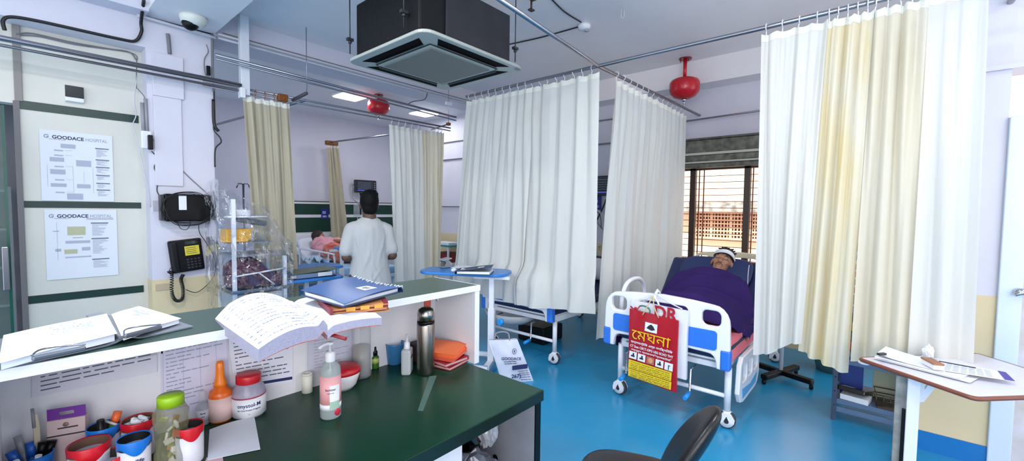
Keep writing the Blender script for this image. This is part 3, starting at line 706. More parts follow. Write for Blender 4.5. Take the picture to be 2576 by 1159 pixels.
# cables on the pillar top and right edge
wire('cable', 'bundle of grey cables dropping behind the pillar panel', 'cable', [P(422, 85, 5.08), P(425, 110, 5.08), P(427, 135, 5.08)], .016, GCABLE)
wire('cable', 'looped thin cable hanging with a black connector at the pillar right edge', 'cable', [at_y(519, 112, 5.06), at_y(524, 130, 5.06), at_y(514, 150, 5.06), at_y(516, 185, 5.06), at_y(524, 190, 5.06)], .005, GCABLE)
tag(MB().box(at_y(524, 178, 5.06), (.03, .03, .09)).build('connector', BLACKP, loc=at_y(524, 178, 5.06)), 'black cable connector hanging near the top of the pillar', 'connector')
wire('cable', 'tangled black cable on the pillar right edge above the trolley', 'cable', [at_y(538, 215, 5.08), at_y(540, 290, 5.08), at_y(538, 325, 5.08), at_y(553, 345, 5.06), at_y(556, 358, 5.06), at_y(542, 375, 5.08), at_y(541, 420, 5.08)], .007, CABLE)
wire('cable', 'thick black cable clinging to the pillar right edge', 'cable', [at_y(537, 250, 5.08), at_y(539, 310, 5.08), at_y(550, 330, 5.08)], .016, CABLE)
wire('cable', 'pale vertical cable along the pillar right edge near the ceiling', 'cable', [at_y(534, 85, 5.07), at_y(535, 170, 5.07), at_y(538, 230, 5.07)], .012, GCABLE)
# patient monitors
def monitor(label, P0, yaw, W, Hh, sign):
    t = thing('patient_monitor', label, 'monitor', P0, yaw, 'wall mounted patient monitors')
    MB().bx(-W/2, W/2, -.09, 0, -Hh/2, Hh/2).build('case', mat('monitor_case', '1d2026', .3), t, bevel=.015)
    MB().bx(-W/2+.03, W/2-.10, -.095, -.088, -Hh/2+.04, Hh/2-.03).build('screen', mat('dark_screen', '2a3440', .15), t)
    mb = MB()
    for k in range(5):
        z = Hh/2-.06-k*(Hh-.12)/5; mb.tube([(-W/2+.05+(W-.2)*i/24, -.0965, z+.012*math.sin(i*1.9+k)*(i % 4 == 0)) for i in range(25)], .0012, 4)
    mb.build('trace', mat('pale_trace', '8fa3b8', .5, emit=.4), t)
    MB().bx(-W/2+.05, W/2-.14, -.097, -.094, -Hh/2+.045, -Hh/2+.06).build('screen_bar', mat('violet_bar', '5a5ad0', .5, emit=.5), t)
    mb = MB()
    for k in range(4): mb.box((W/2-.05, -.093, Hh/2-.06-k*.045), (.03, .01, .02))
    mb.build('button', mat('grey_button', '9da0aa', .4), t)
    MB().bx(-.04, .04, 0, .08, -.05, .05).build('wall_mount', WPLAST, t)
    for k in range(3):
        MB().tube(smooth_path([(-W/2, -.04, .02-.03*k), (-W/2-.05-.01*k, -.05, -.03*k), (-W/2-.04, -.04, -Hh/2-.12), (-.12+.03*k, -.03, -Hh/2-.3), (-.1+.02*k, -.02, -Hh/2-.5)], 5), .005, 5).build('lead', WCABLE if k else CABLE, t)
    return t
c1, c2 = at_y(895, 450, 8.7), at_y(948, 487, 8.7)
monitor('patient monitor on the far wall above the attendant head', ((c1.x+c2.x)/2, 8.80, (c1.z+c2.z)/2), 0, abs(c2.x-c1.x), abs(c1.z-c2.z)-.02, 1)
monitor('patient monitor glimpsed between the two white curtains', (5.86, 3.15, 1.97), -PI/2, .46, .30, 1)
t = thing('drip_bag', 'clear drip bag and tubes hanging under the monitor on the green panelling', 'drip bag', (5.0, 8.8, 1.7))
mb = MB(); mb.slab(lambda u, v: V((4.83+.13*u, 8.76-.03*math.sin(PI*u)*math.sin(PI*v), 1.66-.26*v)), 6, 6, (0, .03, 0)); mb.build('bag', CLEAR, t, world=True)
MB().tube(smooth_path([(4.9, 8.77, 1.4), (4.92, 8.7, 1.25), (5.05, 8.6, 1.1), (5.1, 8.6, 1.5), (5.15, 8.75, 1.75)], 6), .006, 5).build('tubing', WCABLE, t, world=True)
def bedsign(label, M, txt):
    t = thing('bed_number_sign', label, 'sign', M.translation, 0, 'blue bed number signs')
    MB(M).box((0, 0, 0), (.15, .22, .008)).build('plate', mat('blue_sign', '1c2f8c', .4), t, world=True, bevel=.002)
    m = MB(M); m.text(txt, .075, Matrix.Translation((-.052, .0, .005)), bold=.001); m.text('BED', .05, Matrix.Translation((-.05, -.075, .005)), bold=.0008)
    m.build('lettering', WPLAST, t, world=True)
p = at_x(1502, 510, 5.93); bedsign('blue bed number sign reading 03 in the gap between the white curtains', FX(5.93, p.y, p.z), '03')
p = at_y(817, 522, 8.85); bedsign('blue bed number sign on the green panelling left of the small beige curtain', FY(p.x, 8.85, 1.46), '05')
wire('cable', 'dark stethoscope-like cable hanging on the wall in the gap between the curtains', 'cable', [at_x(1525, 500, 5.9), at_x(1515, 525, 5.9), at_x(1493, 570, 5.9)], .012, CABLE)
wire('cable', 'thin looped lead under the monitor in the gap between the curtains', 'cable', [at_x(1494, 525, 5.88), at_x(1500, 555, 5.88), at_x(1518, 578, 5.88)], .006, GCABLE)
wire('conduit', 'upper thin grey conduit across the wall in the gap between the curtains', 'pipe', [(5.93, 2.6, 2.62), (5.93, 8.8, 2.62)], .012, GCABLE, seg=2)
wire('conduit', 'lower thin grey conduit across the wall behind the white curtains', 'pipe', [(5.93, 2.3, 2.98), (5.93, 8.8, 2.98)], .010, GCABLE, seg=2)
wire('conduit', 'thin grey trim line along the wall at eye level right of the cream curtain', 'pipe', [(5.93, 5.2, 1.64), (5.93, 8.8, 1.64)], .012, GCABLE, seg=2)
# ================================================================ BEDS
CAST = mat('castor_white', 'e2e4ea', .3); TYRE = mat('castor_grey_tyre', '3a3c42', .6)
def castor(parent, x, y, s=1, ang=0):
    M = Matrix.Translation((x, y, 0)) @ rz(ang)
    mb = MB(M); mb.lathe([(.018, .13), (.028, .125), (.03, .105), (.018, .10)], (0, 0, 0), 14)
    mb.plate([[(-.05, .045), (-.055, .075), (-.03, .115), (.02, .122), (.045, .10), (.055, .06), (.05, .03), (.02, .05), (-.02, .05)]], frame((.0, .028, 0), (1, 0, 0), (0, 0, 1)), .014, .003)
    mb.plate([[(-.05, .045), (-.055, .075), (-.03, .115), (.02, .122), (.045, .10), (.055, .06), (.05, .03), (.02, .05), (-.02, .05)]], frame((.0, -.028, 0), (1, 0, 0), (0, 0, 1)), .014, .003)
    o = mb.build('castor', CAST, parent)
    MB(M).lathe([(0, -.02), (.05, -.02), (.062, -.014), (.0625, .014), (.05, .02), (0, .02)], (0, 0, .0625), 24, M=Matrix.Rotation(PI/2, 3, 'X')).build('tyre', TYRE, o)
    mb = MB(M)
    for sg in (-1, 1): mb.lathe([(.053, sg*.0205), (.049, sg*.034), (0, sg*.036)], (0, 0, .0625), 22, M=Matrix.Rotation(PI/2, 3, 'X'))
    mb.build('hub', CAST, o)
    mb = MB(M)
    for sg in (-1, 1): mb.plate([[(0, .032), (.014, .004), (.017, -.008), (.009, -.019), (-.009, -.019), (-.017, -.008), (-.014, .004)]], frame((0, sg*.0365, .0625), (1, 0, 0), (0, 0, 1)), .002)
    mb.build('drop_emblem', INKD, o)
    return o
def board_shape(hw, z0, z1):
    # molded board: shoulders, arched underside, corner feet (2D: y,z)
    out = []
    out += [(-hw, z0), (-hw+.085, z0), (-hw+.09, z0+.03)]
    for i in range(1, 7): a = PI/2*i/6; out.append((-hw+.09+.055*(1-math.cos(a)), z0+.03+.075*math.sin(a)))
    out += [(0, z0+.12)]
    out += [(-x, y) for x, y in reversed(out[:-1])]
    tp = [(hw, z1-.30)]
    for i in range(6): a = PI/2*i/5; tp.append((hw-.125+.12*math.cos(a), z1-.16+.145*math.sin(a)))
    tp += [(hw*.45, z1+.0), (.0, z1+.012)]
    out += tp + [(-x, y) for x, y in reversed(tp[:-1])]
    return out
def board(parent, x, name, mirror, col=None, blue=True, top=.93, yo=0):
    fr = frame((x, yo, 0), (0, 1, 0), (0, 0, 1)); hw = .50
    holes = [rrect(.30, .435, top-.17, top-.055, .04), rrect(-.435, -.30, top-.17, top-.055, .04), rrect(-.20, .20, top-.145, top-.055, .035)]
    b = MB().plate([board_shape(hw, .45, top)]+holes, fr, .05, .012).build(name, col or WPLAST, parent)
    if blue:
        mb = MB()
        for a, c in ((-.415, -.03), (.03, .415)): mb.plate([rrect(a, c, top-.345, top-.20, .025)], frame((x-.026*mirror, yo, 0), (0, 1, 0), (0, 0, 1)), .012, .003)
        mb.build('blue_inlay', BPLAST, b)
        for s in (-1, 1):
            mb = MB(); mb.box((x, yo+s*(hw-.028), .525), (.064, .07, .15)); mb.build('corner_bumper', BPLAST, b, bevel=.014)
    return b
def side_rail(parent, x0, x1, y, top, down):
    # molded plastic rail with four openings; hangs below the deck when lowered
    z1 = top; z0 = top-.36; sg = 1 if y > 0 else -1
    fr = frame((0, y, 0), (1, 0, 0), (0, 0, 1))
    n = 3; w_ = (x1-x0-.12)/n
    outl = [(x0, z0+.10), (x0+.06, z0+.02), (x0+.14, z0), (x1-.14, z0), (x1-.06, z0+.02), (x1, z0+.10), (x1-.03, z1-.05), (x1-.09, z1), (x0+.09, z1), (x0+.03, z1-.05)]
    holes = [rrect(x0+.06+w_*i+.02, x0+.06+w_*(i+1)-.02, z1-.20, z1-.07, .03) for i in range(n)]
    b = MB().plate([outl]+holes, fr, .035, .009).build('side_rail', WPLAST, parent)
    MB().plate([[(x0+.10, z0+.04), (x1-.14, z0+.04), (x1-.10, z0+.12), (x0+.5*(x1-x0), z0+.09), (x0+.08, z0+.12)]], frame((0, y+sg*.019, 0), (1, 0, 0), (0, 0, 1)), .004).build('blue_stripe', mat('light_blue_decal', '5fa8dc', .4), b)
    return b
def make_bed(label, loc, back=.78, split=.82, blen=.76, L=2.06, rails=True, group=None, yaw=0, rail_tops=(.46, .80), mcol=None):
    t = thing('hospital_bed', label, 'bed', loc, yaw, 'hospital beds')
    mb = MB()
    for y in (-.40, .40): mb.bx(.06, L-.05, y-.02, y+.02, .43, .49)
    for x in (.07, .7, 1.3, L-.07): mb.bx(x-.02, x+.02, -.40, .40, .435, .475)
    mb.build('frame', WPAINT, t)
    for x in (.07, L-.12):
        for y in (-.43, .43): MB().tube([(x, y, .45), (x, y, .125)], .024, 12).build('leg', WPAINT, t)
        MB().tube([(x, -.43, .235), (x, .43, .235)], .017, 10).build('crossbar', WPAINT, t)
        for y, a in ((-.43, 1.75), (.43, 1.45)): castor(t, x, y, 1, a)
    board(t, .0, 'footboard', 1, yo=.045); board(t, L+.01, 'headboard', -1, mat('ivory_headboard', 'd8ccb0', .4), False, 1.13)
    # deck and mattress
    m_ = mcol or NAVY
    MB().bx(.05, split, -.41, .41, .49, .505).build('deck', WPAINT, t)
    MB().bx(.035, split+.02, -.44, .44, .505, .615).build('mattress', m_, t, bevel=.028)
    R = Matrix.Translation((split, 0, .505)) @ Matrix.Rotation(-back, 4, 'Y')
    MB(R).bx(0, blen, -.44, .44, .0, .115).build('mattress_back', m_, t, bevel=.028)
    MB(R).bx(0, blen-.03, -.40, .40, -.02, -.004).build('back_deck', WPAINT, t)
    if rails:
        side_rail(t, .14, .82, -.475, rail_tops[0], True); side_rail(t, .14, .82, .475, rail_tops[0], True)
    # crank handles at the foot
    for y in (-.19, .33):
        mb = MB(); mb.tube([(.10, y, .40), (-.02, y, .40), (-.03, y, .235), (-.05, y, .225)], .009, 8); c = mb.build('crank', CHROME, t)
        MB().tube([(-.04, y, .225), (-.135, y, .215)], [.018, .016], 10).build('crank_grip', mat('cyan_blue_grip', '1f8fe0', .35), c)
    MB().bx(.3, 1.5, -.10, .10, .36, .42).build('actuator', GREYP, t, bevel=.01)
    return t
bed2 = make_bed('white and blue hospital bed carrying the bandaged patient under a purple blanket', (3.335, 1.245, 0), rail_tops=(.50, .8))
# its side rail on the far (left) side is raised: seen over the footboard as a white loop
MB().tube(smooth_path([(.16, .47, .60), (.14, .47, .78), (.20, .47, .92), (.34, .47, .97), (.52, .47, .95), (.62, .47, .84), (.62, .47, .6)], 6), .02, 10).build('raised_rail_loop', WPLAST, bed2)
bed1 = make_bed('hospital bed half hidden behind the long white curtain, blue bumper showing below it', (3.54, 2.95, 0), rail_tops=(.50, .8), back=.35, split=1.0, blen=1.0, rails=False)
pil = thing('pillow', 'white pillow and sheet on the hidden bed in the gap between the curtains', 'pillow', (4.9, 2.78, .8))
MB().grid(lambda u, v: V((4.75+.1*math.cos(2*PI*u)*math.sin(PI*v)+.05*v, 2.70+.22*math.cos(PI*v), .86+.14*math.sin(2*PI*u)*math.sin(PI*v))), 16, 10, closed_u=True).build('pillow_body', WHITE_LAM, pil, world=True)
# pale drip pan and blue-handled mechanism under bed one
t = thing('urine_tray', 'white basin slung under the foot of the half hidden bed', 'basin', (3.75, 3.15, .3))
MB().lathe([(.0, .0), (.16, .01), (.24, .07), (.26, .13), (.25, .13), (.22, .075), (.15, .02), (0, .015)], (3.78, 3.28, .27), 24, sx=1.0, sy=1.3).build('bowl', mat('cloudy_plastic', 'c9ccd0', .4), t, world=True)
t = thing('valve_wheel', 'blue plastic knob on the overbed table post', 'knob', (2.93, 2.78, .5))
mb = MB(); mb.lathe([(.03, -.02), (.034, 0), (.03, .02)], (2.97, 2.70, .53), 8, M=Matrix.Rotation(PI/2, 3, 'Y')); mb.build('knob_body', mat('cyan_blue_grip', '1f8fe0', .35), t, world=True)
# black box under bed one
tag(MB().bx(4.0, 4.4, 2.95, 3.35, .0, .2).build('floor_box', BLACKP, loc=(4.2, 3.15, 0), bevel=.02), 'dark box on the floor underneath the half hidden bed', 'box')
# pink sheet on bed 2
PINK = mat('pink_sheet', 'd8707e', .8, bump=.15, bscale=30)
B2 = V((3.335, 1.245, 0))
def n3(x, y, z=0): return noise.noise(V((x, y, z)))
mb = MB()
def pink(u, v):
    x = .05+.95*u; y = -.475+.95*v
    z = .624+.006*n3(x*6, y*6)
    if y < -.43: z -= (-.43-y)*2.6
    if y > .43: z -= (y-.43)*2.6
    return B2+V((x, max(-.455, min(.455, y)), z))
mb.slab(pink, 20, 20, (0, 0, .005))
tag(mb.build('bed_sheet', PINK, loc=B2+V((.5, 0, .62))), 'pink bed sheet showing beside the purple blanket', 'sheet')
# purple blanket over the body
PURP = mat('purple_blanket', '34225f', .9, bump=.25, bscale=260, vary=.12, vscale=4, spec=.2)
def deck_z(x):
    return .62 if x < .80 else .62+(x-.80)*math.tan(.78)
rnb = random.Random(3)
# creases: middle x, y, direction, half length, width, depth
CREASE = [(.86, .05, -1.25, .30, .030, .034), (.74, -.10, -1.1, .34, .028, .040), (.62, .12, -1.2, .30, .030, .034), (.50, -.12, -.95, .32, .028, .040), (.36, .10, -1.3, .30, .030, .034), (.30, -.20, -.8, .25, .026, .034), (.92, .22, -1.5, .18, .022, .024), (.56, .30, -1.7, .16, .024, .026), (.20, .25, -1.4, .2, .026, .028), (.95, -.2, -1.0, .2, .024, .022)]
def blanket(u, v):
    # u: across from right (-) to left (+); v: from the feet to the chin
    y = -.475+1.055*u
    x0_ = .10+max(0, -y-.20)*1.35; x = x0_+(1.13-.30*min(1, abs(y)/.5)**2-x0_)*v
    base = deck_z(x)
    body = max(0, 1-((y-.0)/.42)**2)
    T = ((-1, .17), (.05, .19), (.2, .17), (.38, .25), (.55, .215), (.75, .25), (.90, .27), (1.0, .23), (1.10, .10), (3, .05))
    for (xa, ha), (xb, hb) in zip(T, T[1:]):
        if xa <= x <= xb: q_ = (x-xa)/(xb-xa); q_ = q_*q_*(3-2*q_); hgt = lerp(ha, hb, q_)
    z = base+.012+hgt*body**.7
    for (cx_, cy2, an, L_, w_, am) in CREASE:
        ca, sa = math.cos(an), math.sin(an); du = (x-cx_)*ca+(y-cy2)*sa; dv = -(x-cx_)*sa+(y-cy2)*ca+.05*math.sin(6*du)
        env = math.exp(-(du/L_)**4); z += am*env*(math.exp(-(dv/w_)**2)-1.15*math.exp(-((dv-1.7*w_)/(w_*.8))**2))
    z += .010*n3(x*7, y*7)
    ax = 0
    if y > .47: z = base-.02-(y-.47)*1.6+.01*math.sin(20*x); y = .47+.01*math.sin(18*x)+.012
    if y < -.46: z = base-.0-(-.46-y)*1.9+.01*math.sin(20*x); y = -.466-.008*math.sin(18*x)
    # hem hangs unevenly at the foot: left corner pulled up over the footboard side
    if v < .12: z = lerp(z, z-.02, (.12-v)/.12)
    return B2+V((x+.06*max(0, -y+.1)*(1-v)*1.2, y, z))
mb = MB(); mb.slab(blanket, 80, 110, (0, 0, -.010))
bk = tag(mb.build('blanket', PURP, loc=B2+V((.8, 0, .7))), 'dark purple blanket covering the bandaged patient up to the chin', 'blanket')
# wide pillow under the patient's head
t = thing('pillow', 'navy pillow with a white cord behind the bandaged patient head', 'pillow', B2+V((1.3, 0, 1.0)))
Mp = Matrix.Translation(B2+V((.82, 0, .505))) @ Matrix.Rotation(-.78, 4, 'Y') @ Matrix.Translation((.58, -.02, .150))
MB(Mp).grid(lambda u, v: V((.17*(2*v-1)*(1-.15*abs(math.cos(PI*2*u))), 0, 0)) if False else V((.17*math.copysign(abs(math.cos(PI*v))**.6, math.cos(PI*v))*(1), .33*math.copysign(abs(math.cos(2*PI*u))**.5, math.cos(2*PI*u))*math.sin(PI*v)**.35, .036*math.sin(2*PI*u)*math.sin(PI*v)**.6)), 28, 14, closed_u=True).build('pillow_body', mat('navy_pillow', '1a2a58', .6, bump=.2, bscale=30), t, world=True)
MB(Mp).tube(smooth_path([(.06, -.30, .06), (-.05, -.31, .06), (-.2, -.32, -.02), (-.34, -.33, -.04)], 5), .004, 5).build('white_cord', WCABLE, t, world=True)
# bags hung on the footboard
BFX = 3.30
def bag_sheet(name, y0, y1, z0, z1, x, m, parent, puff=.03, th=.02, tilt=0):
    def f(u, v):
        y = lerp(y0, y1, u); z = lerp(z1, z0, v)+tilt*(u-.5)
        return V((x-puff*math.sin(PI*u)**.6*math.sin(PI*min(1, v*1.05+.05))-.004*math.sin(12*u+5*v), y, z))
    return MB().slab(f, 16, 18, (th, 0, 0)).build(name, m, parent, world=True)
t = thing('plastic_bag', 'white plastic bag with red letters hanging behind the red shopping bag', 'bag', (BFX, 1.32, .92))
bag_sheet('bag_body', 1.53, 1.075, .335, .86, BFX-.03, mat('white_bag', 'dfe2ee', .3, bump=.3, bscale=12), t, .02, .03, -.02)
fr = FX(BFX-.058, 1.50, .79)
MB().text('DR', .14, FX(BFX-.06, 1.325, .765), bold=.004, sx=.95).build('red_lettering', mat('crimson_print', 'a81e30', .4), t, world=True)
m = MB(); m.tube([V((BFX-.06, 1.41+.055*math.cos(a), .81+.035*math.sin(a))) for a in [i*.5 for i in range(2, 13)]], .006, 5); m.build('green_swirl', mat('green_print', '2f7a58', .4), t, world=True)
m = MB(); m.ell((BFX-.06, 1.475, .81), (.004, .016, .016)); m.tube([(BFX-.058, 1.52, .825), (BFX-.06, 1.475, .79), (BFX-.06, 1.44, .84)], .006, 5); m.build('red_figure', mat('crimson_print', 'a81e30', .4), t, world=True)
for y in (1.50, 1.12): MB().tube(smooth_path([(BFX-.02, y, .86), (BFX-.04, lerp(y, 1.31, .5), .90), (BFX-.04, 1.31, .95)], 4), .005, 5).build('handle', WPLAST, t, world=True)
t = thing('shopping_bag', 'red and yellow printed shopping bag tied to the bed footboard', 'bag', (BFX-.08, 1.32, .95))
BRD = mat('red_bag', 'a80f22', .35, bump=.15, bscale=14)
bx0 = BFX-.085
YA, YB, ZA, ZB = 1.515, 1.125, .795, .245
bag_sheet('bag_body', YA, YB, ZB, ZA, bx0, BRD, t, .012, .018, -.03)
def bg(u, v): return FX(bx0-.0185, YA-u*(YA-YB), ZA-v*(ZA-ZB)-.03*(u-.5)+.0)
def tl(M, a=-.055): return M @ Matrix.Rotation(a, 4, 'Z')
def patch(name, u0, u1, v0, v1, m, dx=0):
    M = tl(bg((u0+u1)/2, (v0+v1)/2)); MB(M).box((0, 0, dx), ((u1-u0)*(YA-YB), (v1-v0)*(ZA-ZB), .003)).build(name, m, t, world=True); return M
patch('white_logo_box', .36, .61, .12, .25, WPLAST)
M = tl(bg(.485, .185), -.05); m = MB(M); m.plate([[(-.035, -.01), (-.02, .012), (0, .026), (.02, .012), (.033, -.012), (.005, -.022)]], Matrix.Translation((0, 0, .002)), .002); m.build('logo_print', INKD, t, world=True)
YB1 = mat('gold_print', 'e8c020', .4)
BF = None
def fit(txt, M, W_, Hh_, name, m, font=BF, bold=0, th=.0008):
    mb = MB(); mb.text(txt, 1, Matrix(), font=font)
    if not mb.v: return
    xs = [p.x for p in mb.v]; ys = [p.y for p in mb.v]
    sx, sy = W_/(max(xs)-min(xs)), Hh_/(max(ys)-min(ys))
    mb = MB(); mb.text(txt, 1, Matrix(), font=font, th=0.0, bold=bold)
    out = MB(); f2 = [list(f) for f in mb.f]
    x0_, y0_ = min(xs), min(ys)
    out.add([M @ V(((p.x-x0_)*sx-W_/2, (p.y-y0_)*sy-Hh_/2, 0)) for p in mb.v], f2, False)
    o = out.build(name, m, t, world=True)
    so_ = o.modifiers.new('s', 'SOLIDIFY'); so_.thickness = th
    return o
Wb, Hb = YA-YB, ZA-ZB
fit('\u09c7\u09ae\u0998\u09a8\u09be', tl(bg(.48, .335)) @ Matrix.Translation((0, 0, .002)), Wb*.80, Hb*.14, 'title_lettering', YB1)
fit('\u09a1\u09be\u09af\u09bc\u09be\u0997\u09a8\u09b8\u09cd\u099f\u09bf\u0995 \u098f\u09a8\u09cd\u09a1 \u09aa\u09b2\u09bf\u0995\u09cd\u09b2\u09bf\u09a8\u09bf\u0995', tl(bg(.5, .455)) @ Matrix.Translation((0, 0, .002)), Wb*.86, Hb*.05, 'second_line', WPLAST, bold=.015)
fit('CT Scan CBCT-OPG USG ECHO TMT', tl(bg(.5, .515)) @ Matrix.Translation((0, 0, .002)), Wb*.88, Hb*.034, 'third_line', WPLAST, font=None, bold=.02)
fit('\u09b8\u09ae\u09cd\u09aa\u09c2\u09b0\u09cd\u09a3 \u09aa\u09cd\u09af\u09be\u09a5\u09b2\u099c\u09bf \u09b2\u09cd\u09af\u09be\u09ac\u09b0\u09c7\u099f\u09b0\u09bf', tl(bg(.5, .57)) @ Matrix.Translation((0, 0, .002)), Wb*.84, Hb*.04, 'fourth_line', WPLAST, bold=.015)
for k in range(5):
    m_ = [WPLAST, WPLAST, mat('flesh_print', 'b5695a', .5), WPLAST, WPLAST][k]
    M = patch('picture_box', .04+k*.185, .20+k*.185, .605, .71, m_)
    if k == 2: MB(M).ell((0, 0, .002), (.02, .022, .002)).build('picture', mat('tan_print', 'd49a6c', .5), t, world=True)
    else:
        mb = MB(M); mb.box((0, -.006, .0025), (.03 if k != 4 else .006, .012 if k != 4 else .036, .002)); mb.box((.004, .008, .0025), (.012 if k != 4 else .018, .02 if k != 4 else .004, .002)); mb.build('picture', INKD, t, world=True)
YEL = mat('yellow_print', 'e3c51f', .4)
for v0, v1 in ((.73, .855), (.865, .975)):
    patch('yellow_panel', .03, .92, v0, v1, YEL)
for i, v in enumerate((.755, .785, .812, .838, .89, .917, .945, .962)):
    txt = ['\u0995\u09b2\u09c7\u099c \u09ae\u09be\u09b0\u09cd\u0995\u09c7\u099f \u09ac\u09b9\u09b0\u09ae\u09aa\u09c1\u09b0', '\u09ab\u09cb\u09a8 \u09a8\u09ae\u09cd\u09ac\u09b0 \u09aa\u09cd\u09b0\u09a4\u09bf\u09a6\u09bf\u09a8 \u0996\u09cb\u09b2\u09be', '\u09b8\u0995\u09be\u09b2 \u09a5\u09c7\u0995\u09c7 \u09b0\u09be\u09a4 \u09aa\u09b0\u09cd\u09af\u09a8\u09cd\u09a4 \u09b8\u09c7\u09ac\u09be', '\u09a8\u09bf\u0989 \u09ae\u09be\u09b0\u09cd\u0995\u09c7\u099f \u09a6\u09cb\u0995\u09be\u09a8'][i % 4]
    fit(txt, tl(bg(.475, v)) @ Matrix.Translation((0, 0, .002)), Wb*.82, Hb*.018, 'small_print', INKD, bold=.01)
for y in (1.40, 1.27):
    MB().tube(smooth_path([(bx0-.012, y, .78), (bx0-.01, lerp(y, 1.335, .6), .86), (BFX-.055, 1.335, .935)], 4), .0045, 5).build('handle', mat('straw_cord', 'cbb98a', .6), t, world=True)
t = thing('tie_cord', 'white knotted cord holding the bags on the footboard top', 'cord', (BFX, 1.335, .94))
mb = MB(); mb.tube([V((3.335+.045*math.cos(a), 1.335, .925+.035*math.sin(a))) for a in [i*PI/5 for i in range(11)]], .008, 6)
mb.ell((BFX-.04, 1.335, .925), (.016, .022, .02)); mb.tube(smooth_path([(BFX-.04, 1.335, .93), (BFX-.05, 1.32, .96), (BFX-.04, 1.305, .99)], 4), .007, 6); mb.tube(smooth_path([(BFX-.04, 1.335, .92), (BFX-.06, 1.30, .90), (BFX-.06, 1.285, .87)], 4), .007, 6)
mb.build('cord_knot', WPLAST, t, world=True)
# ================================================================ PEOPLE
# --- bandaged patient lying back, head tilted toward the camera
pt = thing('person', 'person lying in bed with a white head bandage, eyes closed, under a purple blanket', 'person', B2+V((1.0, 0, .62)))
# head frame: local z = crown, x = face normal, y = left/right
def headmat(c, up, face): 
    z = V(up).normalized(); x = V(face); x = (x-z*x.dot(z)).normalized(); y = z.cross(x)
    M = Matrix((x, y, z)).transposed().to_4x4(); M.translation = c; return M
HC = at_x(1817, 661, 4.49)
HM = headmat(HC, (.58, -.14, .85), (-.86, -.10, .46))
R3 = HM.to_3x3()
HS = 1.14
def h(x, y, z): return HM @ (V((x, y, z))*HS)
def head_prims():
    L_ = [('e', h(-.012, 0, .035), (.092, .074, .088), R3), ('e', h(.018, 0, -.035), (.066, .060, .078), R3), ('e', h(.045, 0, -.085), (.032, .036, .028), R3),
            ('c', h(.078, 0, .012), h(.104, 0, -.030), .010, .015), ('e', h(.094, .012, -.036), (.011, .010, .009), R3), ('e', h(.094, -.012, -.036), (.011, .010, .009), R3),
            ('c', h(.078, .045, .026), h(.088, .012, .022), .010, .010), ('c', h(.078, -.045, .026), h(.088, -.012, .022), .010, .010),
            ('e', h(.068, .032, .002), (.017, .021, .014), R3), ('e', h(.068, -.032, .002), (.017, .021, .014), R3),
            ('e', h(.050, .042, -.022), (.026, .020, .020), R3), ('e', h(.050, -.042, -.022), (.026, .020, .020), R3),
            ('c', h(.080, .020, -.060), h(.080, -.020, -.060), .010, .010), ('c', h(.078, .016, -.070), h(.078, -.016, -.070), .009, .009),
            ('e', h(.0, .080, -.012), (.020, .009, .032), R3), ('e', h(.0, -.080, -.012), (.020, .009, .032), R3)]
    return [(p[0], p[1], tuple(q*HS for q in p[2]), p[3]) if p[0] == 'e' else (p[0], p[1], p[2], p[3]*HS, p[4]*HS) for p in L_]
def dk(x): return deck_z(x)+.07
def bp(x, y, z=0): return B2+V((x, y, dk(x)+z))
nk = h(-.01, 0, -.09)
sh_l, sh_r = bp(1.50, .19, -.0), bp(1.50, -.21, -.0)
def bq(x, y, z=0): return B2+V((x, y, deck_z(x)+.075+z))
prims = head_prims()+[('c', nk, bq(1.05, .0, .05), .052, .055), ('c', bq(1.03, .15, .03), bq(1.03, -.15, .03), .060, .060), ('c', bq(1.0, .0, .03), bq(.68, .0, .0), .15, .14, .50, (0, 1, 0)),
    ('c', bq(1.03, .17, .02), bq(.80, .24), .042, .036), ('c', bq(.80, .24), bq(.56, .22), .034, .026), ('c', bq(1.03, -.17, .02), bq(.80, -.24), .042, .036), ('c', bq(.80, -.24), bq(.56, -.22), .034, .026),
    ('c', bq(.66, .09), bq(.38, .09, .07), .072, .05), ('c', bq(.38, .09, .07), bq(.14, .09), .045, .034), ('c', bq(.66, -.09), bq(.38, -.09, .07), .072, .05), ('c', bq(.38, -.09, .07), bq(.14, -.09), .045, .034)]
for s_ in (-1, 1):
    for k in range(4): prims.append(('c', bq(.56, s_*(.205+.014*k-.01), -.03), bq(.48, s_*(.202+.015*k-.01), -.035), .010, .008))
    prims.append(('c', bq(.56, s_*.19, -.03), bq(.51, s_*.17, -.03), .011, .009))
    prims.append(('c', bq(.15, s_*.09, -.02), bq(.10, s_*.10, .03), .034, .026))
PSKIN = mat('patient_skin', 'a5745a', .42, vary=.2, vscale=40)
blob('body', prims, .008, PSKIN, pt, it=3)
mb = MB()
for y in (.032, -.032):
    mb.tube([h(.086, y-.020, .0), h(.0895, y, -.006), h(.084, y+.020, .0)], .0022, 5)
mb.build('closed_eye', mat('lash_line', '241712', .6), pt, world=True)
mb = MB()
for y in (.034, -.034): mb.tube([h(.090, y-.020, .022), h(.094, y, .028), h(.082, y+.022, .022)], [.003, .005, .003], 6)
mb.build('eyebrow', mat('grey_black_brow', '2b221f', .7), pt, world=True)
MB().tube([h(.084, .026, -.064), h(.0905, 0, -.065), h(.084, -.026, -.064)], .0022, 5).build('mouth_line', mat('lip_shadow', '4d2a25', .6), pt, world=True)
MB().slab(lambda u, v: h(.101-.016*(2*u-1)**2, .030*(2*u-1), -.0480-.006*v-.007*abs(2*u-1)), 8, 2, V(R3 @ V((.003, 0, 0)))).build('moustache', mat('grey_moustache', '4a3a32', .8), pt, world=True)
BAND = mat('gauze_bandage', 'dfe2e6', .9, bump=.4, bscale=180)
def band(u, v):
    a = 2*PI*u; z = .040+.036*v+.014*math.cos(a)+.004*math.sin(3*a); sc = 1.0-.05*v*v
    return h(-.012+.104*sc*math.cos(a), .087*sc*math.sin(a), z)
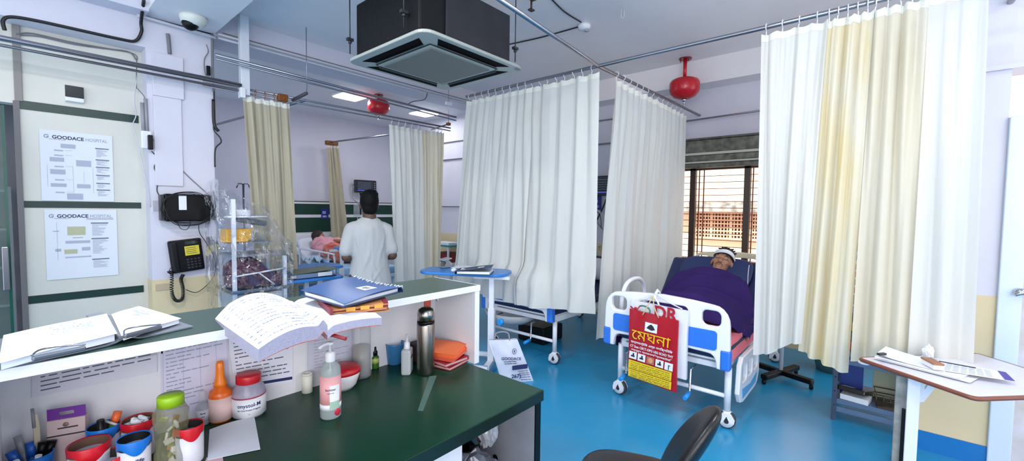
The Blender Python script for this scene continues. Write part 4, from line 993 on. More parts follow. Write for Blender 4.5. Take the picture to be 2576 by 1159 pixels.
MB().grid(band, 40, 8, closed_u=True).build('head_bandage', BAND, pt, world=True)
mb = MB()
for k in range(3): mb.tube([h(-.012+(.106-.002*k)*math.cos(a), (.089-.002*k)*math.sin(a), .046+.012*k+.014*math.cos(a+.5*k)) for a in [2*PI*i/28 for i in range(28)]], .0022, 4, closed=True)
mb.build('bandage_turn', BAND, pt, world=True)
mb = MB(); mb.ell(h(-.016, 0, .062), (.112, .094, .094), R3); rn = random.Random(4)
for k in range(60):
    a = rn.uniform(0, 6.28); r = rn.uniform(.2, .9); c = h(-.012+.085*r*math.cos(a), .072*r*math.sin(a), .142-.05*r*r); mb.tube([c, c+V((rn.uniform(-.02, .02), rn.uniform(-.03, .03), .007))], [.011, .006], 6)
mb.build('hair', mat('greying_hair', '231a18', .8, vary=.4, vscale=60), pt, world=True)
# --- attendant standing with his back to us
AX, AY = 2.30, 3.88
at = thing('person', 'person with black hair standing in a white short-sleeved tunic, seen from behind', 'person', (AX, AY, 0))
FD = V((.35, .94, 0)).normalized(); SD = V((.94, -.35, 0)).normalized()  # facing direction, his right side
def b(s, f, z): return V((AX, AY, 0))+SD*s+FD*f+V((0, 0, z))
RB = Matrix((SD, FD, V((0, 0, 1)))).transposed()
sc = 1.0
pr = [('e', b(0, .01, 1.645), (.082, .098, .112), RB), ('e', b(0, .035, 1.585), (.062, .070, .075), RB), ('c', b(0, -.015, 1.56), b(0, -.01, 1.42), .062, .072),
      ('e', b(.085, .01, 1.615), (.010, .02, .032), RB), ('e', b(-.085, .01, 1.615), (.010, .02, .032), RB), ('c', b(0, .10, 1.63), b(0, .125, 1.60), .010, .013),
      ('c', b(-.14, 0, 1.395), b(.14, 0, 1.39), .056, .056), ('c', b(0, 0, 1.36), b(0, 0, 1.02), .138, .15, .70, SD), ('c', b(0, 0, 1.02), b(0, 0, .90), .152, .16, .72, SD),
      ('c', b(-.1, 0, .90), b(-.11, .0, .50), .10, .065), ('c', b(-.11, 0, .50), b(-.12, -.02, .09), .06, .042), ('c', b(.1, 0, .90), b(.11, .0, .50), .10, .065), ('c', b(.11, 0, .50), b(.12, -.02, .09), .06, .042),
      ('c', b(-.12, -.04, .045), b(-.14, .15, .035), .042, .036), ('c', b(.12, -.04, .045), b(.14, .15, .035), .042, .036)]
for s in (-1, 1):
    el = b(s*.222, -.03, 1.115); wr = b(s*.15, .21, 1.08)
    pr += [('c', b(s*.158, 0, 1.375), el, .052, .043), ('c', el, wr, .047, .032), ('c', wr, b(s*.12, .275, 1.08), .034, .028, .6)]
    for k in range(4): 
        o_ = .022*(k-1.5); p1 = b(s*.12, .275, 1.08+o_); p2 = b(s*.085, .325, 1.08+o_*.9); p3 = b(s*.05, .335, 1.075+o_*.8)
        pr += [('c', p1, p2, .010, .009), ('c', p2, p3, .009, .007)]
    pr += [('c', b(s*.15, .25, 1.10), b(s*.11, .30, 1.135), .012, .009)]
blob('body', pr, .0085, mat('attendant_skin', '52392d', .5), at, it=3)
# hair cap
hp_ = [('e', b(0, -.010, 1.665), (.091, .108, .122), RB), ('e', b(0, -.04, 1.60), (.076, .064, .085), RB), ('e', b(.03, .0, 1.745), (.05, .07, .04), RB), ('e', b(0, -.042, 1.575), (.060, .045, .055), RB)]+[('c', b(.07*math.cos(k*.9), .07*math.sin(k*.9)-.01, 1.70), b(.088*math.cos(k*.9+.2), .10*math.sin(k*.9+.2)-.01, 1.745-.01*(k%3)), .02, .006) for k in range(7)]
blob('hair', hp_, .009, HAIR, at, it=2)
TUN = mat('white_tunic', 'aeb0b2', .8, bump=.3, bscale=22)
tp = [('c', b(-.135, 0, 1.395), b(.135, 0, 1.395), .072, .072), ('c', b(0, .0, 1.34), b(0, 0, 1.02), .178, .186, .74, SD), ('c', b(0, 0, 1.02), b(0, 0, .80), .186, .222, .76, SD), ('c', b(0, -.01, 1.46), b(0, 0, 1.42), .075, .09)]
for s in (-1, 1): tp += [('c', b(s*.165, 0, 1.380), b(s*.216, -.022, 1.175), .072, .070)]
tun = blob('tunic', tp, .011, TUN, at, it=5)
# pull cloth folds into the tunic back
Mi = wmat(at)
for vv in tun.data.vertices:
    p = Mi @ vv.co; q = p-V((AX, AY, 0)); s_, f_ = q.dot(SD), q.dot(FD)
    amp = .005+.008*max(0, 1.25-p.z)
    dsp = amp*math.sin(9*s_+14*(p.z-1.0)*(1 if s_ > 0 else -1)*.6+3*n3(p.x*3, p.z*3)) + .006*n3(p.x*14, p.y*14, p.z*9)
    for (s0, z0_, sl) in ((-.06, 1.06, 1.5), (.03, .98, -1.2), (.10, 1.2, 2.2), (-.12, 1.25, -2.5), (.0, .88, .9), (-.02, 1.22, 5)):
        dd = (s_-s0)-(p.z-z0_)/sl/1.6; dsp += .010*math.exp(-(dd/.018)**2)*math.exp(-((p.z-z0_)/.13)**2)
    vv.co += (vv.normal*dsp)
mb = MB(); mb.tube([b(.088*math.cos(a), .005+.078*math.sin(a), 1.468+.012*math.sin(a)) for a in [2*PI*i/20 for i in range(20)]], .013, 8, closed=True); mb.build('collar', TUN, at, world=True)
tr = []
for s in (-1, 1): tr += [('c', b(s*.085, 0, .84), b(s*.11, 0, .5), .10, .088), ('c', b(s*.11, 0, .5), b(s*.12, -.01, .12), .088, .075)]
blob('trousers', tr+[('e', b(0, 0, .88), (.155, .12, .12), RB)], .014, mat('dark_trousers', '2b2d38', .8), at, it=3)
for s in (-1, 1): blob('shoe', [('c', b(s*.12, -.05, .05), b(s*.14, .17, .042), .05, .042)], .012, BLACKP, at, it=2)
# --- woman lying in the far left bed: bed first
bed3 = thing('hospital_bed', 'bed with white tube rail in the left bay under the person in pink', 'bed', (3.90, 6.35, 0), 0, 'hospital beds')
mb = MB().bx(3.47, 4.33, 6.35, 8.75, .42, .48); mb.build('frame', WPAINT, bed3, world=True)
MB().bx(3.47, 4.33, 6.35, 7.9, .48, .60).build('mattress', mat('pale_blue_mattress', '8fb6d6', .7), bed3, world=True, bevel=.03)
MB(Matrix.Translation((3.9, 7.85, .50)) @ Matrix.Rotation(.30, 4, 'X')).bx(-.43, .43, 0, .9, 0, .12).build('mattress_back', mat('white_sheet', 'dcdfea', .7), bed3, bevel=.03) if False else MB(Matrix.Translation((0, 1.5, .50)) @ Matrix.Rotation(.30, 4, 'X')).bx(-.43, .43, 0, .9, 0, .12).build('mattress_back', mat('white_sheet', 'dcdfea', .7), bed3, bevel=.03)
for x in (3.5, 4.3):
    for y in (6.45, 8.6): MB().tube([(x, y, .45), (x, y, 0)], .025, 10).build('leg', WPAINT, bed3, world=True)
for x in (3.45, ):
    y0_, y1_ = 6.9, 8.25
    MB().tube(smooth_path([(x, y0_, .45), (x, y0_, .66), (x, y0_+.03, .78), (x, y0_+.12, .81), (x, y1_-.1, .82), (x, y1_, .80), (x, y1_, .45)], 5), .016, 8).build('side_rail', WPAINT, bed3, world=True)
    for k in (7.12, 7.45, 7.8): MB().tube([(x, k, .45), (x, k, .81)], .013, 8).build('rail_upright', WPAINT, bed3, world=True)
    MB().tube([(x, 7.15, .5), (x, 6.95, .62)], .01, 6).build('rail_brace', WPAINT, bed3, world=True)
MB().bx(3.45, 4.35, 8.76, 8.80, .3, 1.06).build('headboard', WPLAST, bed3, world=True, bevel=.02)
t = thing('pillow', 'large white pillow behind the person in pink in the left bay', 'pillow', (3.9, 8.4, .9))
MB(Matrix.Translation((3.93, 8.42, .83)) @ Matrix.Rotation(.75, 4, 'X')).grid(lambda u, v: V((.42*math.copysign(abs(math.cos(PI*v))**.6, math.cos(PI*v)), .22*math.copysign(abs(math.cos(2*PI*u))**.5, math.cos(2*PI*u))*math.sin(PI*v)**.3, .07*math.sin(2*PI*u)*math.sin(PI*v)**.5)), 28, 14, closed_u=True).build('pillow_body', mat('white_sheet', 'dcdfea', .7), t, world=True)
wm = thing('person', 'person lying on the side in a pink top and red cloth, left bay', 'person', (3.75, 7.6, .62))
def p3(a, b_, y): return at_y(a, b_, y)
hd = V((3.80, 8.22, 1.02))
sh1 = V((3.70, 7.95, .90)); hip = V((3.80, 7.35, .74))
WS = mat('woman_skin', '9a6a4e', .5)
pr = [('e', hd, (.095, .11, .108)), ('e', hd+V((.05, -.05, -.03)), (.055, .065, .055)), ('c', hd+V((0, -.05, -.05)), sh1, .05, .06), ('c', sh1, hip, .13, .13), ('c', hip, V((3.95, 7.0, .70)), .12, .085), ('c', V((3.95, 7.0, .70)), V((3.85, 6.62, .66)), .06, .045), ('c', V((3.9, 6.98, .76)), V((4.0, 6.65, .68)), .07, .045), ('c', V((3.85, 6.60, .66)), V((3.75, 6.52, .66)), .035, .03),
      ('c', sh1+V((-.05, -.02, -.02)), V((3.62, 7.6, .80)), .05, .04), ('c', V((3.62, 7.6, .80)), V((3.85, 7.30, .86)), .038, .028), ('c', sh1+V((.12, .0, .06)), V((4.02, 7.72, .95)), .048, .038), ('c', V((4.02, 7.72, .95)), V((3.95, 7.42, .90)), .036, .026)]
for k in range(4):
    pr += [('c', V((3.85+.016*k, 7.30, .86)), V((3.87+.018*k, 7.22, .855)), .010, .008), ('c', V((3.92+.018*k, 7.42, .90)), V((3.92+.018*k, 7.34, .88)), .010, .008)]
blob('body', pr, .009, WS, wm)
blob('hair', [('e', hd+V((-.02, .02, .02)), (.112, .12, .116)), ('e', hd+V((-.06, -.02, -.05)), (.07, .08, .08))], .010, mat('dark_brown_hair', '3a2a26', .7, vary=.5, vscale=30, vcol='120c0c'), wm, it=2)
tn = blob('pink_top', [('c', sh1+V((-.06, 0, 0)), sh1+V((.12, 0, .03)), .11, .11), ('c', sh1, V((3.74, 7.62, .80)), .155, .165), ('c', sh1+V((-.05, -.02, -.02)), V((3.60, 7.68, .80)), .08, .075), ('c', sh1+V((.12, 0, .05)), V((4.05, 7.8, .94)), .085, .075)], .012, mat('dusty_pink_cloth', 'd79aa6', .8, bump=.4, bscale=16), wm)
rd_ = blob('red_cloth', [('c', V((3.74, 7.6, .80)), hip, .165, .165), ('c', hip+V((.08, -.05, .03)), V((3.95, 6.98, .74)), .14, .10), ('c', V((4.0, 7.5, .86)), V((4.1, 7.1, .80)), .10, .08)], .012, mat('red_orange_cloth', 'b8433c', .8, bump=.4, bscale=14, vary=.35, vscale=7, vcol='c98a74'), wm)
for o in (tn, rd_):
    for vv in o.data.vertices:
        vv.co += vv.normal*(.012*math.sin(38*vv.co.x+24*vv.co.y+6*n3(vv.co.x*5, vv.co.y*5, vv.co.z*5)))
t = thing('crumpled_sheet', 'crumpled pale blue sheet beside the person in pink', 'sheet', (3.55, 7.9, .62))
MB().slab(lambda u, v: V((3.46+.26*u, 7.45+.75*v, .66+.09*n3(u*3, v*5)+.05*math.sin(PI*u)*math.sin(PI*v))), 16, 26, (0, 0, -.02)).build('sheet_cloth', mat('pale_blue_sheet', 'b9d2e6', .8), t, world=True)
# ================================================================ OVERBED TABLES AND LEFT BAY THINGS
def overbed(label, x, y, z, sx, sy, a, tray=BLUETRAY, leg=(0, 0), th=.03, edge=None, basedir=1, rim=.10):
    t = thing('overbed_table', label, 'table', (x, y, 0), a, 'blue overbed tables')
    MB().plate([rrect(-sx/2, sx/2, -sy/2, sy/2, rim, 8)], FZ(0, 0, z-th/2), th, .008).build('table_top', tray, t)
    lx, ly = leg
    MB().bx(lx-.025, lx+.025, ly-.02, ly+.02, .28, z-th).build('post', WPAINT, t, bevel=.004)
    MB().bx(lx-.032, lx+.032, ly-.027, ly+.027, .08, .62).build('sleeve', WPAINT, t, bevel=.004)
    MB().bx(lx-.18, lx+.18, ly-.025, ly+.025, z-th-.03, z-th).build('top_bracket', WPAINT, t)
    mb = MB(); mb.bx(lx-.03, lx+.03, ly-.2, ly+.2, .06, .10)
    for s in (-1, 1): mb.bx(lx-.02, lx+.5*basedir, ly+s*.2-.02, ly+s*.2+.02, .06, .10) if basedir > 0 else mb.bx(lx-.5, lx+.02, ly+s*.2-.02, ly+s*.2+.02, .06, .10)
    mb.build('base', WPAINT, t, bevel=.004)
    for s in (-1, 1):
        for e in (0, .45*basedir): castor(t, lx+e, ly+s*.2) if False else MB().lathe([(0, -.012), (.028, -.012), (.03, 0), (.028, .012), (0, .012)], (lx+e, ly+s*.2, .03), 14, M=Matrix.Rotation(PI/2, 3, 'X')).build('wheel', WPLAST, t)
    return t
# table by the half hidden bed: corners from px (1048,680) to (1283,690)
A_ = V((2.63, 3.54)); B_ = V((3.10, 2.70)); C_ = V((3.25, 3.59))
cen = V(((2.63+3.10)/2+.13, (3.54+2.70)/2+.09)); ang = math.atan2(B_.y-A_.y, B_.x-A_.x)
ot = overbed('blue overbed table by the half hidden bed, holding a puncher and a blue folder', cen.x, cen.y, .97, .92, .42, ang, leg=(.30, -.10), rim=.14, basedir=-1)
def onT(px, py, z=.972): return at_z(px, py, z)
c = onT(1120, 672)
t = thing('hole_puncher', 'grey metal hole puncher on the blue overbed table', 'hole puncher', c)
mb = MB(); mb.box((0, 0, .008), (.12, .10, .012)); mb.build('base_plate', GREYP, t, bevel=.004)
for s in (-1, 1):
    MB().plate([[(-.045, 0), (.05, 0), (.045, .045), (.0, .075), (-.05, .07), (-.02, .045)]], frame((0, s*.04, .012), (1, 0, 0), (0, 0, 1)), .006).build('side_frame', GREYP, t)
MB().box((-.005, 0, .088), (.12, .10, .014), Matrix.Rotation(-.12, 3, 'Y')).build('lever', mat('pale_metal', 'b0b2b4', .35, .6), t, bevel=.005)
MB().tube([(.045, -.045, .04), (.045, .045, .04)], .012, 8).build('spring', CHROME, t)
def folder(label, c, w_, d_, a, hgt, m, spine=True, tilt=0, lab=True):
    t = thing('folder', label, 'folder', c, a)
    MB().slab(lambda u, v: V((-w_/2+w_*u, -d_/2+d_*v, .004)), 2, 2, (0, 0, -.004)).build('back_cover', m, t)
    MB().bx(-w_/2+.015, w_/2-.01, -d_/2+.01, d_/2-.01, .005, hgt*.6).build('papers', PAPER, t)
    MB().slab(lambda u, v: V((-w_/2+w_*u, -d_/2+d_*v, hgt*.62+hgt*.9*(u)**1.3+.006*math.sin(6*v+3*u))), 10, 10, (0, 0, -.003)).build('front_cover', m, t)
    if spine: MB().bx(-w_/2-.004, -w_/2, -d_/2, d_/2, 0, hgt*.66).build('spine', m, t)
    if lab: MB().box((w_*.18, 0, hgt*.62+hgt*.9*.68**1.3+.0065), (.06, .045, .003), Matrix.Rotation(-hgt*.9*1.25/w_, 3, 'Y')).build('label_sticker', PAPER, t)
    return t
BLUEF = mat('blue_folder_card', '2a5088', .4, bump=.1, bscale=12)
folder('dark blue folder lying open-mouthed on the blue overbed table', onT(1195, 686, .972), .34, .25, ang+.1, .045, mat('dark_blue_folder_card', '1c3556', .45))
tag(MB(Matrix.Translation(onT(1175, 672, .974)) @ rz(ang)).slab(lambda u, v: V((.30*(u-.5), .21*(v-.5), .002)), 1, 1, (0, 0, -.002)).build('paper_sheet', PAPER, world=False), 'white paper lying behind the dark blue folder on the blue table', 'paper')
t = thing('cotton_pad', 'crumpled white tissue by the hole puncher', 'tissue', onT(1142, 684)); MB().ell((0, 0, .02), (.035, .025, .02), None, 7, 5).build('tissue_body', PAPER, t)
# table in the left bay near the counter
o2 = overbed('blue overbed table in the left bay carrying a thick file binder', 2.02, 4.62, .86, .60, .42, -.06, leg=(-.02, .02), rim=.05)
o3 = overbed('blue overbed table farther back in the left bay beside the tube rail', 2.42, 5.40, .86, .62, .42, -.1, leg=(.1, .05), rim=.05)
p = at_z(868, 622, .97)
o4 = overbed('small blue overbed table in front of the standing person, its grey post in view', p.x+.14, p.y+.05, .97, .5, .38, -.2, leg=(-.17, -.05), rim=.05)
t = thing('file_binder', 'thick file binder with grey spine and green cover on the left bay table', 'binder', (1.99, 4.60, .86), -.03)
MB().bx(-.23, .25, -.16, .16, 0, .012).build('back_cover', NAVY, t)
MB().bx(-.22, .20, -.15, .15, .014, .05).build('page_block', mat('page_edges', 'c2c8cc', .7), t)
MB().slab(lambda u, v: V((-.25+.52*u, -.17+.34*v, .056+.025*u)), 6, 4, (0, 0, -.006)).build('front_cover', mat('olive_cover', '4d5c4a', .5), t)
MB().bx(-.16, .05, -.165, -.155, .012, .052).build('spine_label', mat('blue_grey_label', '6f86a8', .5), t); MB().bx(.05, .20, -.165, -.155, .014, .054).build('white_label', WPLAST, t)
# plastic wrapped trolley
tr = thing('crash_cart', 'emergency trolley wrapped in crinkled clear plastic beside the pillar', 'trolley', (1.48, 4.62, 0))
TG = mat('trolley_grey', 'a9adb4', .35)
for x, y, h_ in ((1.27, 4.42, 1.66), (1.70, 4.42, 1.12), (1.27, 4.85, 1.12), (1.70, 4.85, 1.12)): MB().bx(x-.015, x+.015, y-.015, y+.015, .1, h_).build('post', WPAINT, tr, world=True)
MB().bx(1.27, 1.70, 4.42, 4.85, .30, .78).build('drawer_body', TG, tr, world=True, bevel=.008)
for z in (.34, .50, .64):
    d_ = MB().bx(1.295, 1.675, 4.405, 4.42, z, z+.12).build('drawer', mat('drawer_grey', 'b8bcc2', .35), tr, world=True, bevel=.005); MB().bx(1.44, 1.53, 4.39, 4.405, z+.05, z+.07).build('handle', STEEL, d_, world=True)
MB().bx(1.24, 1.73, 4.39, 4.88, .80, .83).build('worktop', STEEL, tr, world=True, bevel=.005)
MB().tube([(1.27, 4.40, .96), (1.70, 4.40, 1.0)], .008, 6).build('rail_bar', WPLAST, tr, world=True)
MB().tube([(1.46, 4.40, .98), (1.60, 4.40, .85)], .007, 6).build('rail_strap', WPLAST, tr, world=True)
MB().bx(1.27, 1.68, 4.44, 4.83, 1.13, 1.15).build('upper_shelf', GREYP, tr, world=True)
MB().tube([(1.20, 4.42, 1.50), (1.56, 4.44, 1.50)], .009, 6).build('top_bar', WPAINT, tr, world=True)
for a_ in (.1, .9): MB().lathe([(0, -.014), (.045, -.014), (.05, 0), (.045, .014), (0, .014)], (1.27+.43*a_, 4.45, .05), 16, M=Matrix.Rotation(PI/2, 3, 'X')).build('wheel', BLACKP, tr, world=True)
t = thing('equipment_bag', 'dark maroon bag lying inside the plastic-wrapped trolley', 'bag', (1.48, 4.6, .83))
MB().slab(lambda u, v: V((1.285+.40*u, 4.46+.35*v, .95+.17*math.sin(PI*min(1, u*1.15+.12))**.5*math.sin(PI*v*.9+.1)**.3)), 16, 10, lambda u, v: V((0, 0, -.1))).build('bag_body', mat('maroon_fabric', '501236', .6, bump=.2), t, world=True)
MB().bx(1.285, 1.68, 4.455, 4.81, .835, .95).build('bag_side', mat('maroon_fabric', '4a1832', .6), t, world=True, bevel=.02)
t = thing('storage_bin', 'yellow plastic bin on the upper level of the wrapped trolley', 'bin', (1.33, 4.6, 1.15))
MB().plate([[(-.10, 0), (.07, 0), (.10, .035), (.105, .115), (-.10, .115)]], frame((1.335, 4.60, 1.265), (1, 0, 0), (0, 0, 1)), .22, .006).build('bin_body', mat('amber_yellow_plastic', 'eeb015', .35), t, world=True)
MB().bx(1.23, 1.45, 4.5, 4.7, 1.37, 1.385).build('bin_rim', mat('amber_yellow_plastic', 'eeb015', .35), t, world=True)
MB().bx(1.27, 1.62, 4.46, 4.8, 1.25, 1.262).build('glass_shelf', GREYP, tr, world=True)
t = thing('carton', 'small white carton at the top of the wrapped trolley', 'box', (1.35, 4.5, 1.5)); MB().bx(1.285, 1.42, 4.46, 4.58, 1.512, 1.565).build('carton_body', WPLAST, t, world=True)
t = thing('wall_chart_board', 'dark grey instrument tilted on the wrapped trolley', 'instrument', (1.5, 4.6, 1.4)); MB(Matrix.Translation((1.46, 4.6, 1.455))@Matrix.Rotation(.2, 4, 'Y')).box((0, 0, 0), (.24, .18, .05)).build('instrument_body', mat('slate_plastic', '5c6066', .4), t, world=True, bevel=.01)
FILM = bpy.data.materials.new('crinkled_clear_film'); FILM.use_nodes = True; nt = FILM.node_tree; nt.nodes.clear()
o_ = nt.nodes.new('ShaderNodeOutputMaterial'); mx = nt.nodes.new('ShaderNodeMixShader'); ts = nt.nodes.new('ShaderNodeBsdfTransparent'); gl = nt.nodes.new('ShaderNodeBsdfGlossy')
ts.inputs[0].default_value = (.95, .96, .98, 1); gl.inputs['Color'].default_value = (.9, .92, .95, 1); gl.inputs['Roughness'].default_value = .09
tc = nt.nodes.new('ShaderNodeTexCoord'); nz = nt.nodes.new('ShaderNodeTexNoise'); nz.inputs['Scale'].default_value = 5; nz.inputs['Detail'].default_value = 2.5; nz.inputs['Distortion'].default_value = .6
bu = nt.nodes.new('ShaderNodeBump'); bu.inputs['Strength'].default_value = 1; bu.inputs['Distance'].default_value = .06
nt.links.new(tc.outputs['Object'], nz.inputs['Vector']); nt.links.new(nz.outputs['Fac'], bu.inputs['Height']); nt.links.new(bu.outputs[0], gl.inputs['Normal'])
lw = nt.nodes.new('ShaderNodeLayerWeight'); lw.inputs[0].default_value = .5; nt.links.new(bu.outputs[0], lw.inputs['Normal'])
ma = nt.nodes.new('ShaderNodeMath'); ma.operation = 'MULTIPLY_ADD'; ma.inputs[1].default_value = .62; ma.inputs[2].default_value = .05; ma.use_clamp = True
nt.links.new(lw.outputs['Facing'], ma.inputs[0]); nt.links.new(ma.outputs[0], mx.inputs[0]); nt.links.new(ts.outputs[0], mx.inputs[1]); nt.links.new(gl.outputs[0], mx.inputs[2]); nt.links.new(mx.outputs[0], o_.inputs[0])
t = thing('plastic_cover', 'crinkled clear plastic sheet draped over the trolley beside the pillar', 'plastic cover', (1.45, 4.4, .6))
def film(u, v):
    # u: around left->front->right, v: top->bottom ; the ridge slopes down to the right
    topz = (lerp(1.82, 1.60, max(0, min(1, (u-.15)/.50))) if u < .65 else lerp(1.60, 1.14, min(1, (u-.65)/.25)))+.02*math.sin(9*u)
    z = lerp(topz, .60, v)
    if u < .2: x = 1.16; y = lerp(4.85, 4.36, u/.2)
    elif u > .85: x = 1.76; y = lerp(4.36, 4.85, (u-.85)/.15)
    else: x = lerp(1.14, 1.76, (u-.2)/.65); y = 4.36+.06*(1-v)
    if .2 <= u <= .85: y += .05*max(0, 1-v*4)
    c = .050*n3(u*9, v*6)+.012*n3(u*18, v*13, 3)
    return V((x+.6*c, y+c, z+.01*n3(u*20, v*9, 7)))
mb = MB(); mb.grid(film, 54, 34, smooth=False); mb.build('film', FILM, t, world=True)
# drip stand behind the beige curtain
p = at_y(612, 462, 5.6)
t = thing('drip_stand', 'drip stand with metal hooks peeking out left of the beige curtain', 'drip stand', (p.x, 5.6, 0))
MB().tube([(p.x, 5.6, 0.02), (p.x, 5.6, p.z)], .012, 8).build('pole', STEEL, t, world=True)
mb = MB()
for s in (-1, 1): mb.tube([(p.x, 5.6, p.z), (p.x+.05*s, 5.6, p.z), (p.x+.07*s, 5.6, p.z-.05)], .008, 6)
mb.build('hook', STEEL, t, world=True); MB().bx(p.x-.2, p.x+.2, 5.58, 5.62, .0, .04).bx(p.x-.02, p.x+.02, 5.4, 5.8, .0, .04).build('base', BLACKP, t, world=True)
# medication cabinet glimpsed past the cream curtain
q = at_x(1122, 620, 5.6)
t = thing('bedside_cabinet', 'small cabinet with teal top and folders in the sliver beside the cream curtain', 'cabinet', (5.6, q.y, 0))
MB().bx(5.4, 5.85, q.y-.35, q.y+.3, .04, .55).build('body', WPAINT, t, world=True, bevel=.01); MB().bx(5.38, 5.87, q.y-.37, q.y+.32, .86, .89).build('table_top', mat('teal_top', '2f7f88', .4), t, world=True)
for y in (q.y-.3, q.y+.25): MB().bx(5.4, 5.43, y, y+.03, .55, .86).build('post', WPAINT, t, world=True)
tag(MB().bx(5.45, 5.75, q.y-.25, q.y+.2, .89, .93).build('folder', PAPER, loc=(5.6, q.y, .89)), 'white folder on the teal topped cabinet in the sliver by the cream curtain', 'folder')
tag(MB().bx(5.45, 5.8, q.y-.3, q.y+.2, .55, .72).build('storage_box', mat('wine_red_box', '7a1f2c', .5), loc=(5.6, q.y, .55)), 'wine red box under the teal top beside the cream curtain', 'box')
# white paper bag on the floor
t = thing('paper_bag', 'white hospital paper bag with blue print standing on the floor by the table post', 'bag', (3.04, 2.55, 0), -.72)
W_, D_, H_ = .30, .13, .40
def pb(side):
    def f(u, v):
        x = W_*(u-.5)*(1.0-.12*v)+.02*v; z = H_*v; bulge = .025*math.sin(PI*u)*math.sin(PI*v)
        y = side*(D_/2*(1-.75*v)+bulge)+.010*n3(u*5, v*5, side)-.05*v
        return V((x-.16*v, y, z))
    return f
m1 = mat('white_bag_paper', 'd9dcea', .5, bump=.3, bscale=14)
MB().grid(lambda u, v: pb(-1)(u, v), 14, 14).grid(lambda u, v: pb(1)(1-u, v), 14, 14).grid(lambda u, v: pb(-1)(0, v).lerp(pb(1)(0, v), 1-u), 4, 14).grid(lambda u, v: pb(-1)(1, v).lerp(pb(1)(1, v), u), 4, 14).build('bag_body', m1, t)
def bf(u, v, lift=.004):
    f = pb(-1); o = f(u, v); dx = f(min(1, u+.05), v)-o; dy = f(u, min(1, v+.05))-o; M = frame(o, dx, dy); return M @ Matrix.Translation((0, 0, lift+.012))
MB().text('GOODACE', .036, bf(.22, .56), bold=.0008).build('heading', mat('navy_print', '1d2b5e', .6), t)
mb = MB()
for i in range(2): mb.text('Superspeciality Hospital', .012, bf(.26, .50-.045*i), bold=.0004)
mb.text('267)', .05, bf(.34, .12), bold=.001)
for i in range(5): mb.text('Emergency Care', .014, bf(.62, .27-.05*i), bold=.0003)
mb.build('small_print', mat('navy_print', '1d2b5e', .6), t)
MB(bf(.62, .37, .002)).box((.03, 0, 0), (.15, .04, .002)).build('blue_panel', mat('navy_print', '1d2b5e', .6), t)
mb = MB(bf(.72, .74)); mb.tube([(.02*math.cos(a), .025*math.sin(a), 0) for a in [i*.6 for i in range(11)]], .0022, 4); mb.box((0, 0, 0), (.008, .02, .002)); mb.build('round_emblem', mat('navy_print', '1d2b5e', .6), t)
MB().tube([pb(-1)(.0, .98)+V((0, -.006, 0)), pb(-1)(.02, .5)+V((0, -.008, 0)), pb(-1)(.0, .04)+V((0, -.006, 0))], .004, 5).build('fold_edge', WPLAST, t)
MB().tube(smooth_path([V((-.22, -.06, .39)), V((-.2, -.05, .46)), V((-.1, -.05, .46)), V((-.08, -.06, .39))], 5), .007, 6).build('handle', mat('grey_cord', '8f9098', .6), t)
# ================================================================ RECEPTION COUNTER
TZ = 1.182; DZ = .75
ct = thing('reception_counter', 'reception counter with dark green tops and white edges in the foreground', 'counter', (.8, 1.6, 0))
MB().bx(-1.6, 1.60, 1.18, 2.05, DZ-.035, DZ).build('desk_top', GREEN_TOP, ct, world=True, bevel=.003)
MB().bx(-1.6, 1.602, 1.176, 1.184, DZ-.05, DZ-.002).bx(1.597, 1.605, 1.18, 2.05, DZ-.05, DZ-.002).build('desk_edge', mat('dark_edge_band', '0b1f18', .35), ct, world=True)
MB().bx(-.9, 1.645, 1.665, 2.05, TZ-.0295, TZ).build('shelf_top', mat('grey_green_laminate', '33493f', .3, vary=.12, vscale=3, vcol='27473b'), ct, world=True)
MB().bx(-.9, 1.652, 1.655, 1.6645, TZ-.030, TZ+.0005).bx(1.6455, 1.652, 1.665, 2.05, TZ-.030, TZ+.0005).build('shelf_edge', WHITE_LAM, ct, world=True)
MB().bx(-.9, 1.64, 2.0, 2.03, 0.0, TZ-.03).build('back_panel', WHITE_LAM, ct, world=True)
MB().bx(1.615, 1.65, 1.658, 2.03, DZ, TZ-.03).build('end_panel', WHITE_LAM, ct, world=True, bevel=.001)
MB().bx(-.085, -.052, 1.658, 2.0, DZ, TZ-.03).build('end_panel', WHITE_LAM, ct, world=True, bevel=.001)
MB().bx(1.555, 1.59, 1.19, 2.0, 0, DZ-.035).build('side_panel', mat('grimy_grey_panel', '8f9098', .5, vary=.25, vscale=5), ct, world=True)
MB().bx(1.553, 1.592, 1.184, 1.19, 0, DZ-.04).build('side_edge', BLACKP, ct, world=True)
rn = random.Random(8)
mb = MB()
for k in range(7):
    y, z = rn.uniform(1.25, 1.75), rn.uniform(.30, .66); mb.plate([[(rn.uniform(.008, .035)*math.cos(a), rn.uniform(.006, .02)*math.sin(a)) for a in [i*.7 for i in range(9)]]], frame((1.553, y, z), (0, 1, .6), (0, 0, 1)), .002)
mb.build('torn_sticker', BLACKP, ct, world=True)
dr = MB().bx(.95, 1.20, 1.30, 1.9, .46, .62).build('drawer', WHITE_LAM, ct, world=True, bevel=.004)
MB().bx(.93, .955, 1.25, 1.95, .0, .70).build('divider', mat('dark_inner_board', '3c3d42', .6), ct, world=True)
